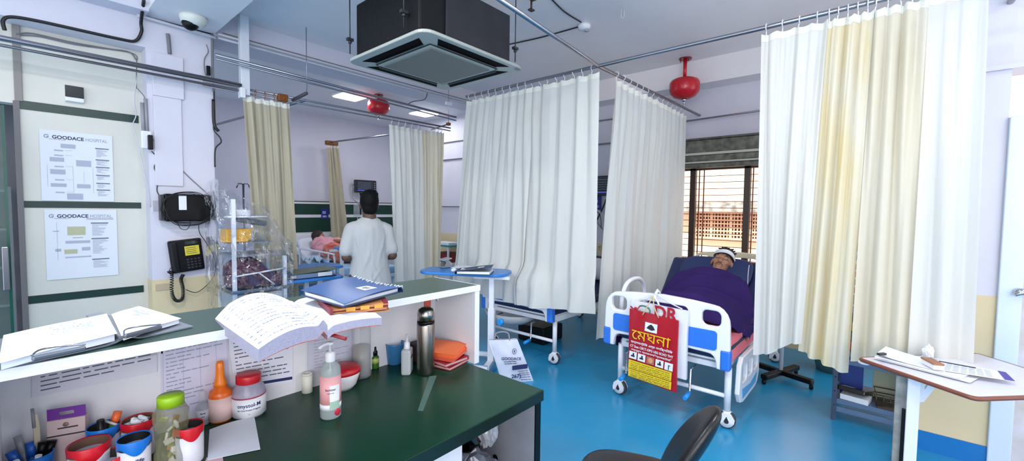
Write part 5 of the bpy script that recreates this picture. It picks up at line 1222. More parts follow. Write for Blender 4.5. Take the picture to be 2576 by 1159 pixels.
# clutter under the desk
def crumple(name, label, cat, c, r, m, seed, sc=(1, 1, 1), amp=.35, sub=26):
    def f(u, v):
        a, b_ = 2*PI*u, PI*v; d = V((math.sin(b_)*math.cos(a), math.sin(b_)*math.sin(a), math.cos(b_)))
        k = 1+amp*n3(d.x*2.2+seed, d.y*2.2, d.z*2.2)+.5*amp*n3(d.x*6+seed, d.y*6, d.z*6)
        return V((d.x*r*k*sc[0], d.y*r*k*sc[1], max(-r*.9*sc[2], d.z*r*k*sc[2])))
    o = MB(Matrix.Translation(c)).grid(f, sub, sub//2, smooth=False, closed_u=True).build(name, m, loc=c); return tag(o, label, cat)
crumple('plastic_bag', 'crumpled black plastic bag hanging under the desk corner', 'bag', V((1.40, 1.55, .50)), .12, mat('black_polythene', '08090b', .2, spec=.8), 2, (.7, 1, 1.3))
crumple('plastic_bag', 'crumpled grey polythene on the shelf under the desk', 'bag', V((1.30, 1.36, .40)), .13, mat('grey_polythene', '5c606c', .25, spec=.8), 5, (1, .8, .7))
crumple('plastic_bag', 'pale wrinkled bag beside the crumpled black bag under the desk', 'bag', V((1.47, 1.42, .54)), .07, mat('pale_polythene', 'a8abb2', .3, spec=.8), 9, (.6, .8, 1.5))
tag(MB().bx(1.2, 1.54, 1.25, 1.95, .28, .31).build('shelf_board', mat('grey_inner_shelf', '85868e', .6), loc=(1.4, 1.5, .28)), 'grey inner shelf board under the right end of the desk', 'shelf')
# ---- papers pinned on the back panel
def sheet_on_panel(label, pxs, m=PAPER, lines=8, seed=1, name='notice', y=1.9985, navy=None, table=False, u0=.06, u1=.94, ink=LINK):
    P4 = [at_y(a, b_, y) for a, b_ in pxs]  # tl, tr, br, bl
    t = thing(name, label, 'notice', (P4[0].x, 2.0, P4[2].z), 0, 'papers pinned on the counter back panel')
    def f(u, v, d=0): q = P4[0].lerp(P4[1], u).lerp(P4[3].lerp(P4[2], u), v); return V((q.x, q.y-d, q.z))
    MB().slab(lambda u, v: f(u, v, .001), 1, 1, (0, -.0012, 0)).build('sheet', m, t, world=True)
    rn = random.Random(seed); mb = MB()
    def bar(u0, u1, v0, v1, M=mb): M.slab(lambda u, v: f(lerp(u0, u1, u), lerp(v0, v1, v), .0026), 1, 1, (0, -.0003, 0))
    for k in range(lines):
        v = .07+.86*k/lines; u = u0
        while u < u1-.1:
            w_ = rn.uniform(.03, .16); bar(u, min(u1, u+w_), v, v+.25/lines*.9); u += w_+rn.uniform(.012, .03)
            if rn.random() < .12: break
    if table:
        for u in (.02, .3, .55, .8, .98): bar(u, u+.003, .03, .97)
    mb.build('print', ink, t, world=True)
    if navy:
        m2 = MB(); bar(*navy, M=m2); m2.build('navy_strip', NAVYI, t, world=True)
    return t
LILP = mat('lilac_paper', 'd7d3ea', .7)
sheet_on_panel('long pinned list with faint rows along the left of the back panel', [(80, 935), (395, 870), (395, 935), (80, 1000)], mat('translucent_lilac_paper', 'd9d7e4', .6), 5, 3, ink=INK)
sheet_on_panel('small two-line strip pinned on the back panel', [(335, 885), (410, 868), (410, 888), (335, 905)], mat('pale_strip', 'd5d5e0', .7), 2, 13, ink=INK)
sheet_on_panel('lilac printed sheet behind the orange bottle', [(405, 872), (572, 838), (580, 1010), (408, 1055)], LILP, 16, 4, table=True)
sheet_on_panel('typed list sheet hanging under the open register', [(572, 835), (735, 800), (736, 962), (590, 985)], mat('pale_paper', 'dfe0ee', .7), 14, 5, navy=(.30, .99, .90, .945), ink=INK)
sheet_on_panel('lilac typed sheet in a clear sleeve behind the pump bottle', [(775, 805), (886, 780), (888, 920), (775, 945)], LILP, 16, 6, u0=.12, y=1.9975)
tag(MB().slab(lambda u, v: at_y(lerp(770, 888, u), lerp(lerp(800, 785, u), lerp(940, 925, u), v), 1.992), 1, 1, (0, -.001, 0)).build('document_sleeve', CLEAR, loc=at_y(770, 940, 1.992)), 'clear plastic sleeve over the lilac typed sheet', 'sleeve')
# ---- open display folder with two clipped stacks, left end of the counter top
FT = mat('frosted_clear_plastic', '868c98', .25, alpha=.6)
t = thing('display_folder', 'open clear plastic folder at the left end of the counter top', 'folder', (.15, 1.9, TZ))
c0, c1, c2, c3 = [at_z(a, b_, TZ+.008) for a, b_ in ((-8, 852), (352, 775), (486, 818), (-30, 932))]
def qd(u, v, z=0): q = c0.lerp(c1, u).lerp(c3.lerp(c2, u), v); return V((q.x, q.y, TZ+z))
MB().slab(lambda u, v: qd(u, v, .006+.012*math.exp(-((u-.60)/.05)**2)), 24, 4, (0, 0, -.004)).build('cover', FT, t, world=True)
MB().slab(lambda u, v: qd(lerp(.56, .68, u), v, .024+.0*u), 6, 4, (0, 0, -.008)).build('spine', FT, t, world=True)
def stack(label, px, zt, n, seed, curl=.0):
    P4 = [at_z(a, b_, zt) for a, b_ in px]
    t = thing('paper_stack', label, 'papers', (P4[0]+P4[2])/2); rn = random.Random(seed)
    def g(u, v): q = P4[0].lerp(P4[1], u).lerp(P4[3].lerp(P4[2], u), v); return q
    MB().slab(lambda u, v: g(u, v)+V((0, 0, .0015*math.sin(5*u)+curl*v*v*u-.001)), 14, 8, lambda u, v: V((0, 0, -(zt-TZ-.012)-curl*v*v*u))).build('page_block', mat('paper_block', 'e3e8f0', .7), t, world=True)
    for k in range(3):
        s_ = .004*k; MB().slab(lambda u, v: g(u, v)+V((s_*1.2-.004+rn.random()*0, -s_*.8, .0015*math.sin(5*u)+.0012*k+curl*v*v*u)), 14, 8, (0, 0, -.0006)).build('loose_sheet', PAPER, t, world=True)
    mb = MB(); zo = .0036
    def bar(u0, u1, v0, v1): mb.slab(lambda u, v: g(lerp(u0, u1, u), lerp(v0, v1, v))+V((.004, -.006, zo+.0015*math.sin(5*lerp(u0, u1, u))+curl*lerp(v0, v1, v)**2*lerp(u0, u1, u))), 3, 1, (0, 0, .0002))
    for k in range(13): bar(.08+.065*k, .083+.065*k, .12, .86)
    for k in range(4): bar(.07, .92, .14+.22*k, .145+.22*k)
    for k in range(26):
        u, v = rn.uniform(.35, .86), rn.uniform(.04, .42); bar(u, u+.022, v, v+rn.uniform(.03, .14))
    mb.build('form_lines', mat('faint_form_lines', 'b9c2cf', .7), t, world=True)
    return g
g1 = stack('large stack of white forms clipped in the left half of the clear folder', [(14, 842), (262, 789), (288, 842), (2, 913)], TZ+.028, 1, 1, .004)
g2 = stack('smaller stack of white forms clipped in the right half of the clear folder', [(284, 790), (345, 770), (450, 801), (310, 844)], TZ+.026, 1, 2)
def clip(label, p0, p1):
    t = thing('binder_clip', label, 'clip', p0); d = (p1-p0).normalized(); pr_ = V((-d.y, d.x, 0)); L = (p1-p0).length
    MB(frame(p0+V((0, 0, .003)), d, pr_)).bx(0, L, -.006, .008, -.012, .0).build('jaw', mat('dark_clip_steel', '777b82', .25, .8), t, world=True, bevel=.003)
    MB().tube(smooth_path([p0+V((0, 0, .006)), p0+d*L*.15+pr_*.02+V((0, 0, .010)), p0+d*L*.35+pr_*.03+V((0, 0, .010)), p0+d*L*.65+pr_*.022+V((0, 0, .009)), p0+d*L+V((0, 0, .006))], 5), .0022, 6).build('lever_wire', STEEL, t, world=True)
clip('long dark clip on the front edge of the large form stack', at_z(80, 900, TZ+.034), at_z(215, 872, TZ+.034))
clip('long dark clip on the front edge of the smaller form stack', at_z(312, 844, TZ+.032), at_z(405, 820, TZ+.032))
# ---- big open register
t = thing('register_book', 'thick open handwritten register lying over the counter edge', 'book', (.62, 1.6, TZ))
def R4(p, z): return at_z(p[0], p[1], z)
def regL(u, v):  # u: outer edge -> spine, v: back -> front
    a, b_, c, d_ = R4((541, 790), TZ+.022), R4((735, 757), TZ+.038), R4((824, 822), TZ+.040), R4((650, 878), TZ+.045)
    q = a.lerp(b_, u).lerp(d_.lerp(c, u), v); bul = .055*math.sin(PI*min(1, u*1.02))**.9*(1-.55*v)*(1 if u < 1 else 0)
    drop = -.016*max(0, 1-u*6)*(1-v)
    return q+V((0, 0, bul+drop+.022*math.exp(-((u-.93)/.06)**2)*v))
def regR(u, v):
    a, b_, c, d_ = R4((735, 757), TZ+.038), R4((880, 735), TZ+.030), R4((960, 798), TZ+.034), R4((824, 822), TZ+.040)
    q = a.lerp(b_, u).lerp(d_.lerp(c, u), v); return q+V((0, 0, .010*math.sin(PI*u)*(1-v*.3)-.012*math.exp(-(u/.05)**2)))
EDGE = mat('page_edge', 'a9a6ba', .8, bump=.4, bscale=300, vary=.1, vscale=80)
def thL(u, v): return V((0, 0, -(.034+.028*math.sin(PI*min(1, u))*(1-.6*v))))
def thR(u, v): return V((0, 0, -.026))
mb = MB(); mb.slab(lambda u, v: regL(u, v)-V((0, 0, .001)), 30, 18, thL); mb.build('left_pages', EDGE, t, world=True)
mb = MB(); mb.slab(lambda u, v: regR(u, v)-V((0, 0, .001)), 20, 14, thR); mb.build('right_pages', EDGE, t, world=True)
MB().slab(lambda u, v: regL(u, v), 30, 18, (0, 0, -.0008)).build('left_page', PAPER, t, world=True)
MB().slab(lambda u, v: regR(u, v), 20, 14, (0, 0, -.0008)).build('right_page', PAPER, t, world=True)
OC = mat('orange_cover', 'd8693c', .5)
MB().slab(lambda u, v: regL(.01+.99*u, v*.995)+thL(u, v)+V((0, 0, -.001)), 20, 8, (0, 0, -.003)).build('cover', OC, t, world=True)
MB().slab(lambda u, v: regR(u, v*.99)+V((0, 0, -.0275)), 12, 6, (0, 0, -.003)).build('cover', OC, t, world=True)
rn = random.Random(12)
wl = MB(); ru = MB()
def on(fn, M, u0, u1, v0, v1, n=3): M.slab(lambda u, v: fn(lerp(u0, u1, u), lerp(v0, v1, v))+V((0, 0, .0007)), n, 1, (0, 0, .0002))
for u in (.10, .22, .52, .78): on(regL, ru, u, u+.004, .05, .97, 2); 
for k in range(13):
    v = .07+.07*k; on(regL, ru, .04, .97, v, v+.002, 14)
for k in range(13):
    for (a, e, pb_) in ((.04, .09, .9), (.12, .21, .9), (.24, .50, .85), (.54, .76, .75), (.80, .95, .6)):
        if rn.random() < pb_:
            u = a; v = .085+.07*k
            while u < e-.02:
                w_ = rn.uniform(.015, .05); on(regL, wl, u, min(e, u+w_), v+rn.uniform(0, .012), v+rn.uniform(.012, .018)+0, 2); u += w_+.01
for k in range(9):
    v = .1+.09*k; on(regR, ru, .03, .97, v, v+.0015, 10)
wl.build('handwriting', mat('blue_grey_ink', '7d89ac', .7), t, world=True); ru.build('ruled_lines', mat('faint_rules', 'c3cad8', .7), t, world=True)
MB().tube([R4((870, 852), TZ+.0), R4((835, 842), TZ+.002), R4((815, 845), TZ+.0)], .006, 5).build('spine_tab', mat('dark_red_tab', '8c1f22', .5), t, world=True)
# ---- orange file and blue folder on the register
def quadthing(name, label, cat, px, zt, th, m, edge=None, rows=None):
    P4 = [at_z(a, b_, zt) for a, b_ in px]; t = thing(name, label, cat, (P4[0]+P4[2])/2)
    g = lambda u, v: P4[0].lerp(P4[1], u).lerp(P4[3].lerp(P4[2], u), v)
    return t, g
t, g = quadthing('card_file', 'orange-brown card file with frayed edges under the blue folder', 'file', [(790, 738), (955, 722), (975, 760), (832, 775)], TZ+.066, .02, None)
OR2 = mat('kraft_orange_card', 'cb8c56', .7, vary=.3, vscale=30, vcol='a0602f')
for k in range(5):
    MB().slab(lambda u, v: g(u, v)+V((.006*math.sin(k*2), -.005*math.cos(k*3), -.004-.0062*k)), 4, 4, (0, 0, -.0035)).build('card_sheet', OR2 if k % 2 == 0 else mat('peach_card', 'e9a988', .7), t, world=True)
MB().slab(lambda u, v: g(-.02+.05*u, .35+.68*v)+V((0, 0, 0)), 3, 6, (0, 0, -.03)).build('maroon_binding', mat('maroon_tape', '7c1a30', .5), t, world=True)
MB().slab(lambda u, v: g(.93+.08*u, .8+.2*v)+V((0, 0, .001)), 3, 3, (0, 0, -.02)).build('maroon_tab', mat('maroon_tape', '7c1a30', .5), t, world=True)
for k in (.25, .5, .75): MB().slab(lambda u, v: g(k+.16*u, 1.0+.01*v)+V((0, -.002, -.003)), 2, 1, (0, 0, -.014)).build('yellow_label', mat('amber_label', 'd79a3c', .6), t, world=True)
t, g = quadthing('folder', 'blue folder with white lacing and label on top of the open register', 'folder', [(757, 729), (896, 696), (1012, 721), (866, 758)], TZ+.095, .02, None)
BF2 = mat('bright_blue_folder', '2a5590', .35, vary=.12, vscale=9)
gz = lambda u, v: g(u, v)+V((0, 0, .012*math.sin(PI*u)*(.4+.6*v)-.004*v+.006*math.sin(3*u+4*v)))
MB().slab(gz, 16, 16, (0, 0, -.0025)).build('front_cover', BF2, t, world=True)
MB().slab(lambda u, v: g(.03+.94*u, .06+.88*v)+V((0, 0, -.008)), 6, 6, (0, 0, -.012)).build('papers', PAPER, t, world=True)
MB().slab(lambda u, v: g(u, v*.99)+V((0, 0, -.020)), 6, 6, (0, 0, -.003)).build('back_cover', mat('navy_card', '1c335e', .4), t, world=True)
MB().slab(lambda u, v: g(1.0, .75+.25*v)+V((.004*u, 0, -.002-.02*u)), 3, 3, (0, .002, -.002)).build('spine_flap', mat('navy_card', '1c335e', .4), t, world=True)
MB().slab(lambda u, v: gz(.50+.22*u, .58+.20*v)+V((0, 0, .0006)), 2, 2, (0, 0, .0006)).build('label_sticker', PAPER, t, world=True)
MB().slab(lambda u, v: gz(.55+.10*u, .64+.05*v)+V((0, 0, .0016)), 1, 1, (0, 0, .0003)).slab(lambda u, v: gz(.56+.09*u, .71+.03*v)+V((0, 0, .0016)), 1, 1, (0, 0, .0003)).build('label_writing', INK, t, world=True)
mb = MB(); rn = random.Random(2)
for k in range(15):
    s = .03+.94*k/15; a = gz(.97+.02*math.sin(k), s*.9+.02); 
a0_, a1_ = (0, .02), (1.0, .96)
for k in range(16):
    v = k/15; pa = gz(1.0, v); pb2 = gz(.93+.02*math.sin(k*2.1), min(1, v+.03)); mb.tube([pa+V((0, 0, -.006)), pa+V((0, 0, .004)), pb2+V((0, 0, .003))], .0022, 5)
mb.build('white_lacing', WPLAST, t, world=True)
# ================================================================ THINGS ON THE DESK
def base(px, py): p = at_z(px, py, DZ); return p
def bottle(name, label, cat, p, parts, rzv=0):
    t = thing(name, label, cat, p, rzv)
    for nm, prof, m in parts: MB().lathe(prof, (0, 0, 0), 28).build(nm, m, t)
    return t
LBL = mat('white_label_paper', 'e9ebf2', .5)
VS = (V((0, 0, 0)))
def face_label(t, p, r, z, txts, m, name='label_print', w_=1.0):
    # lettering wrapped round a cylinder, facing the camera
    ang0 = math.atan2(-p.y, -p.x)
    mb = MB()
    for s, size, dz, bold in txts:
        tmp = MB(); tmp.text(s, size, Matrix(), bold=bold, th=0, align='CENTER')
        tmp2 = [(q.x, q.y) for q in tmp.v]
        mb.add([V(((r+.0006)*math.cos(ang0+x/r), (r+.0006)*math.sin(ang0+x/r), z+dz+y)) for x, y in tmp2], tmp.f, False)
    o = mb.build(name, m, t); so_ = o.modifiers.new('s', 'SOLIDIFY'); so_.thickness = .0004; return o
# tall pump bottle in front
p = base(832, 1046)
t = bottle('pump_bottle', 'tall clear sanitizer pump bottle with pink and white label, front of the desk', 'bottle', p, [
    ('bottle_body', [(0, 0), (.036, 0), (.040, .006), (.040, .185), (.037, .205), (.026, .222), (.016, .228), (.016, .235)], mat('cloudy_bottle', 'b9c6c8', .2, alpha=.55)),
    ('pink_label', [(.0405, .055), (.0405, .175)], mat('pink_label', 'e9a9ac', .5)), ('label_band', [(.0407, .04), (.0407, .062)], LBL),
    ('liquid', [(0, .004), (.037, .005), (.037, .19), (0, .19)], mat('pale_liquid', 'a7bcb4', .1, alpha=.5)),
    ('pump_collar', [(.019, .228), (.020, .232), (.020, .262), (.016, .268), (.008, .27)], WPLAST), ('pump_stem', [(.006, .27), (.005, .295), (.013, .296), (.013, .305), (0, .306)], WPLAST)])
MB().tube(smooth_path([(0, 0, .30), (-.018, -.004, .303), (-.042, -.008, .298), (-.046, -.008, .292)], 4), [.007]*13, 8).build('nozzle', WPLAST, t)
MB().tube([(0, 0, .24), (0, 0, .02)], .003, 6).build('dip_tube', WPLAST, t)
a_ = math.atan2(-p.y, -p.x)+.42
mb = MB(); mb.grid(lambda u, v: V((.0412*math.cos(a_-.5+u), .0412*math.sin(a_-.5+u), .055+.085*v)), 8, 1); mb.build('white_label', LBL, t)
mb = MB(); mb.grid(lambda u, v: V((.0414*math.cos(a_-.5+u), .0414*math.sin(a_-.5+u), .045+.03*v)), 8, 1); mb.build('green_label', mat('pale_green_label', '9dbfae', .5), t)
face_label(t, p, .0418, .12, [('Sanitizer', .012, .0, .0002), ('hand rub', .007, -.012, 0)], INK)
mb = MB(); mb.ell((.0405*math.cos(a_+.25), .0405*math.sin(a_+.25), .028), (.004, .013, .015), Matrix.Rotation(a_, 3, 'Z')); mb.build('red_mark', mat('crimson_mark', 'b3283e', .4), t)
# red-lidded jar
p = base(627, 1040)
t = bottle('jar', 'white jar with red screw lid and blue print on the desk', 'jar', p, [
    ('jar_body', [(0, 0), (.056, 0), (.060, .008), (.061, .085), (.057, .112), (.046, .128), (.044, .136)], mat('lilac_clear_jar', 'b9b4cc', .12, alpha=.55)),
    ('jar_label', [(.0615, .008), (.0615, .082)], LBL), ('red_stripe', [(.0617, .083), (.0617, .087)], mat('crimson_mark', 'b3283e', .4)), ('inner_powder', [(0, .004), (.056, .005), (.056, .09), (0, .09)], mat('white_powder', 'dadae6', .8)),
    ('lid', [(.0, .168), (.043, .168), (.0455, .163), (.0455, .136), (.044, .134), (0, .134)], mat('red_lid', 'c4202e', .35))])
face_label(t, p, .062, .045, [('onystol-M', .021, .006, .0003), ('for Oral Protein Program', .008, -.008, .0001), ('~', .014, -.026, 0)], NAVYI)
# orange bottle
p = base(556, 1055)
bottle('squeeze_bottle', 'orange bottle with long orange cap and pale label on the desk', 'bottle', p, [
    ('bottle_body', [(0, 0), (.035, 0), (.039, .006), (.040, .105), (.036, .120), (.022, .130), (.021, .142)], mat('orange_bottle', 'e86a1e', .25)),
    ('bottle_label', [(.0405, .008), (.0405, .098)], mat('pink_white_label', 'e9c7c2', .5)), ('cap', [(.023, .140), (.022, .150), (.016, .172), (.0145, .20), (.0135, .228), (.010, .236), (0, .238)], mat('orange_cap', 'f08020', .25))])
# little clear spray bottle
p = base(511, 1065)
t = bottle('spray_bottle', 'small clear spray bottle between the green-capped jar and the orange bottle', 'bottle', p, [
    ('bottle_body', [(0, 0), (.020, 0), (.022, .004), (.022, .070), (.016, .082), (.010, .086)], mat('cloudy_bottle2', 'c2c6cf', .15, alpha=.4)), ('bottle_label', [(.0224, .02), (.0224, .06)], mat('pale_print_label', 'c9c6d2', .5)), ('cap', [(.011, .086), (.012, .09), (.011, .125), (.008, .130), (0, .130)], CLEAR)])
face_label(t, p, .0226, .04, [('Spray', .008, .006, .0002), ('aloe', .006, -.006, 0)], INKD)
# big jar with lime lid
p = at_z(429, 992, DZ+.235); p.z = DZ
GJ = mat('greenish_clear_jar', '8a8b66', .06, alpha=.32, spec=.9)
t = thing('jar', 'clear wavy jar with lime green lid holding small wrapped things', 'jar', p)
prof = [(0, 0), (.043, 0), (.047, .01), (.046, .045), (.040, .085), (.043, .125), (.048, .155), (.047, .18), (.037, .20), (.032, .205)]
def wav(u, v):
    f = v*(len(prof)-1); i = min(int(f), len(prof)-2); r, z = V(prof[i]).lerp(V(prof[i+1]), f-i)
    a = 2*PI*u; r *= 1+.035*math.sin(6*a+4*z*20)*min(1, z*20)*(1 if z < .185 else 0); return V((r*math.cos(a), r*math.sin(a), z))
MB().grid(wav, 48, 36, closed_u=True).build('jar_body', GJ, t)
MB().lathe([(0, .236), (.033, .236), (.036, .232), (.036, .202), (0, .202)], (0, 0, 0), 32).build('lid', mat('lime_lid', '94bf1e', .35), t)
rn = random.Random(6)
for k in range(16):
    a, r, z = rn.uniform(0, 6.28), rn.uniform(.0, .022), .012+.0095*k; mb = MB(Matrix.Translation((r*math.cos(a), r*math.sin(a), z)) @ Euler((rn.random()*3, rn.random()*3, rn.random()*3)).to_matrix().to_4x4())
    mb.box((0, 0, 0), (.026, .018, .008)); mb.build('wrapped_sachet', mat(*[('silver_wrap', 'c9c8bd', .3), ('white_wrap', 'e2e0d4', .5), ('copper_wrap', 'a8683c', .4), ('olive_wrap', '8f8c50', .4)][k % 4]), t, bevel=.002)
# lidded cup pots with coloured rims
def tub(label, px, py, r, hgt, rim, inner, labelled=True, group=None, wave=True):
    p = at_z(px, py, DZ+hgt); p.z = DZ; t = thing('plastic_tub', label, 'pot', p, 0, 'open pots with coloured rims on the desk')
    MB().lathe([(0, 0), (r*.92, 0), (r*.94, .004), (r*.98, hgt-.03)], (0, 0, 0), 28).build('tub_body', mat('tub_white', 'd8d6e0', .4), t)
    a0 = math.atan2(-p.y, -p.x)
    def rimf(u, v):
        a = 2*PI*u; d = .5+.5*math.cos(a-a0-.3); low = hgt-.034-(.012*math.sin(3*a) if wave else 0)
        z = [low, hgt-.004, hgt, hgt-.003][min(3, int(v*3+.01))]; rr = [r*1.0, r*1.03, r*1.0, r*.94][min(3, int(v*3+.01))]
        return V((rr*math.cos(a), rr*math.sin(a), z))
    MB().grid(rimf, 36, 3, closed_u=True).build('rim', rim, t)
    MB().lathe([(r*.94, hgt-.003), (r*.90, .02), (0, .02)], (0, 0, 0), 28, caps=False).build('inside', inner, t)
    return t, p
REDR = mat('red_plastic', 'c81426', .3); BLR = mat('blue_rim_plastic', '1470cc', .3); KR = mat('brown_inside', '6a4c3c', .7); DKI = mat('dark_inside', '15140f', .7)
t, p = tub('red rimmed pot with a white disc inside, left of centre of the pot cluster', 224, 1112, .050, .115, REDR, KR)
MB().lathe([(0, .075), (.03, .075), (.034, .07)], (0, 0, 0), 20).build('white_disc', PAPER, t)
t, p = tub('front red rimmed pot cut off by the bottom edge of the picture', 262, 1146, .050, .085, REDR, DKI)
t, p = tub('blue rimmed pot with a handwritten label in front of the lime-lidded jar', 337, 1098, .042, .125, BLR, mat('black_contents', '0d0f14', .4))
face_label(t, p, .043, .05, [('Gudlife', .016, .008, .0002), ('R S', .012, -.012, 0)], NAVYI)
MB().ell((0, 0, .075), (.03, .025, .02)).build('dark_contents', BLACKP, t)
t, p = tub('blue rimmed pot at the back holding markers and an orange cap', 260, 1068, .042, .125, BLR, DKI)
t2 = thing('marker', 'thick black marker standing in the back blue rimmed pot', 'marker', p+V((-.005, -.02, .055))); MB().tube([(0, 0, 0), (-.004, -.012, .10)], .010, 10).build('marker_body', BLACKP, t2)
t2 = thing('marker', 'marker with orange and green cap leaning in the back blue rimmed pot', 'marker', p+V((.01, .005, .055))); MB().tube([(0, 0, 0), (.02, .005, .075)], .011, 10).build('marker_body', mat('green_marker', '3c9c4a', .4), t2); MB().tube([(.016, .004, .06), (.028, .007, .098)], .0125, 10).build('cap', mat('coral_cap', 'ee6a34', .4), t2)
t2 = thing('pen', 'thin clear pen leaning out of the back blue rimmed pot to the right', 'pen', p+V((.02, .0, .055))); MB().tube([(-.02, .0, .085), (.075, -.045, .02)], .004, 8).build('pen_body', mat('pale_pen', 'd6cfd4', .3), t2)
t, p = tub('red rimmed pot holding crumpled tissue, behind the blue pots', 348, 1052, .046, .125, REDR, KR)
crumple('tissue', 'crumpled white tissue sticking out of the red rimmed pot', 'tissue', p+V((0, 0, .110)), .028, PAPER, 4, (1, .8, .7), .5, 18)
t, p = tub('white pot with red rim mostly hidden behind the lime-lidded jar', 476, 1066, .040, .125, REDR, DKI)
# hanging box with purple top
p = at_y(172, 1110, 1.955); p.z = DZ
t = thing('carton', 'small pink-white carton with purple hanging tab', 'box', p, -.35)
MB().bx(-.045, .045, -.012, .02, 0, .165).build('carton_body', mat('pale_pink_card', 'cbb4b4', .6), t, bevel=.002)
MB().plate([[(-.045, .165), (.045, .165), (.045, .20), (-.045, .20)], rrect(-.018, .018, .176, .188, .004)], frame((0, -.004, 0), (1, 0, 0), (0, 0, 1)), .002).build('purple_tab', mat('purple_card', '6c2a94', .5), t)
MB().bx(-.045, .045, -.0128, -.0118, .112, .116).bx(-.02, .028, -.0128, -.0118, .135, .139).build('print', INKD, t)
MB().lathe([(0, .0), (.007, 0), (.007, .001), (0, .001)], (0, -.0135, .148), 10, M=Matrix.Rotation(PI/2, 3, 'X')).build('emblem', mat('taupe_print', '8c6c6a', .5), t)
# blue pen cup
p = at_z(84, 1142, DZ+.09); p.z = DZ
t = thing('pen_cup', 'blue cup at the lower left corner packed with pens and markers', 'cup', p)
MB().lathe([(0, 0), (.040, 0), (.044, .09), (.041, .09), (.037, .005), (0, .005)], (0, 0, 0), 28).build('cup_body', mat('blue_cup', '1f6fc4', .3), t)
for k, (dx, dy, tx, ty, h_, r, m, l) in enumerate(((-.02, .01, -.045, .02, .15, .010, mat('marker_blue', '1c56b0', .35), 'blue marker leaning left in the blue cup'), (.0, .015, -.005, .03, .165, .010, mat('marker_blue', '1c56b0', .35), 'upright blue marker in the middle of the blue cup'), (.015, .0, .02, .015, .16, .009, BLACKP, 'black marker standing in the blue cup'), (.028, .01, .04, .02, .15, .010, mat('marker_red', 'b01828', .35), 'red and black marker at the right of the blue cup'), (-.01, .02, -.03, .045, .20, .008, mat('clear_tube', 'a6a9ac', .2, alpha=.5), 'clear tube leaning in the blue cup'), (.0, -.02, .01, -.02, .12, .007, WPLAST, 'white pen end poking from the front of the blue cup'), (-.02, -.015, -.035, -.03, .13, .007, WPLAST, 'short white pen at the left front of the blue cup'))):
    q = thing('marker' if r > .0085 else 'pen', l, 'marker' if r > .0085 else 'pen', p+V((dx*.5, dy*.5, .012)), 0, 'pens and markers in the blue cup')
    MB().tube([(0, 0, 0), (tx-dx*.5, ty-dy*.5, h_*.62)], r, 10).build('barrel', m, q)
    MB().tube([((tx-dx*.5)*.62, (ty-dy*.5)*.62, h_*.62*.62), ((tx-dx*.5)*1.02, (ty-dy*.5)*1.02, h_*.65)], r*1.15, 10).build('cap', m if k != 3 else BLACKP, q)
t = thing('scissors', 'steel scissors blade standing up at the back of the blue cup', 'scissors', p+V((.01, .02, .012)))
MB().plate([[(-.006, 0), (.006, 0), (.008, .15), (.004, .19), (-.002, .19), (-.006, .15)]], frame((0, 0, 0), (.85, .3, 0), (0, .05, 1)), .003).build('blade', mat('worn_ivory_steel', 'c9bfa4', .35, .3), t)
MB().tube([(-.006, .004, .15), (-.008, .006, .21)], .004, 8).build('shank', GREYP, t)
# paper sheet on the desk
t = thing('paper_sheet', 'blank white sheet lying on the desk in front of the red-lidded jar', 'paper', base(590, 1100))
P4 = [at_z(a, b_, DZ+.003) for a, b_ in ((527, 1080), (640, 1048), (655, 1129), (522, 1156))]
MB().slab(lambda u, v: P4[0].lerp(P4[1], u).lerp(P4[3].lerp(P4[2], u), v)+V((0, 0, .006*math.sin(3*u)*(1-v))), 6, 6, (0, 0, -.001)).build('sheet', PAPER, t, world=True)
t = thing('paper_sheet', 'pinkish paper edge under the blank sheet at the bottom of the picture', 'paper', base(550, 1158)); P5 = [at_z(a, b_, DZ+.0015) for a, b_ in ((520, 1150), (560, 1145), (565, 1190), (500, 1200))]
MB().slab(lambda u, v: P5[0].lerp(P5[1], u).lerp(P5[3].lerp(P5[2], u), v), 2, 2, (0, 0, -.001)).build('sheet', mat('pinkish_paper', 'd8b4bc', .7), t, world=True)
# roll of tape / white cylinder, lunch bowl, tall clear bottle
p = base(773, 985)
t = thing('plaster_roll', 'upright roll of white surgical tape against the back panel', 'tape roll', p); MB().lathe([(.010, 0), (.023, 0), (.023, .088), (.010, .088), (.010, 0)], (0, 0, 0), 24, caps=False).build('tape_roll', mat('ivory_tape', 'e2e2d6', .6), t); MB().lathe([(.0235, .0), (.0235, .001)], (0, 0, .08), 24).build('core_edge', GREYP, t)
p = base(862, 975)
t = bottle('lunch_bowl', 'white plastic bowl with a red lid behind the tall pump bottle', 'bowl', p, [('bowl_body', [(0, 0), (.045, 0), (.062, .02), (.075, .06), (.078, .085)], mat('white_bowl', 'e6e4e8', .25)), ('lid', [(.081, .078), (.082, .090), (.078, .098), (.06, .108), (.0, .112)], mat('red_lid', 'c4202e', .35))])
MB().lathe([(.0, 0), (.012, 0), (.0, .002)], (.055, -.040, .05), 10, M=Matrix.Rotation(1.3, 3, 'X')).build('flower_print', mat('brown_print', '8c4a3c', .5), t)
p = base(910, 945)
t = bottle('water_bottle', 'tall clear cylindrical bottle half full of greyish liquid', 'bottle', p, [('bottle_body', [(0, 0), (.043, 0), (.045, .006), (.045, .235), (.040, .255), (.03, .262)], mat('clear_glass2', 'cfd4da', .06, alpha=.22, spec=.8)), ('liquid', [(0, .012), (.042, .012), (.042, .155), (0, .158)], mat('grey_liquid', 'a8a49c', .2, alpha=.8)), ('cap', [(.034, .262), (.034, .285), (0, .286)], mat('brown_white_cap', '6a4038', .5))])
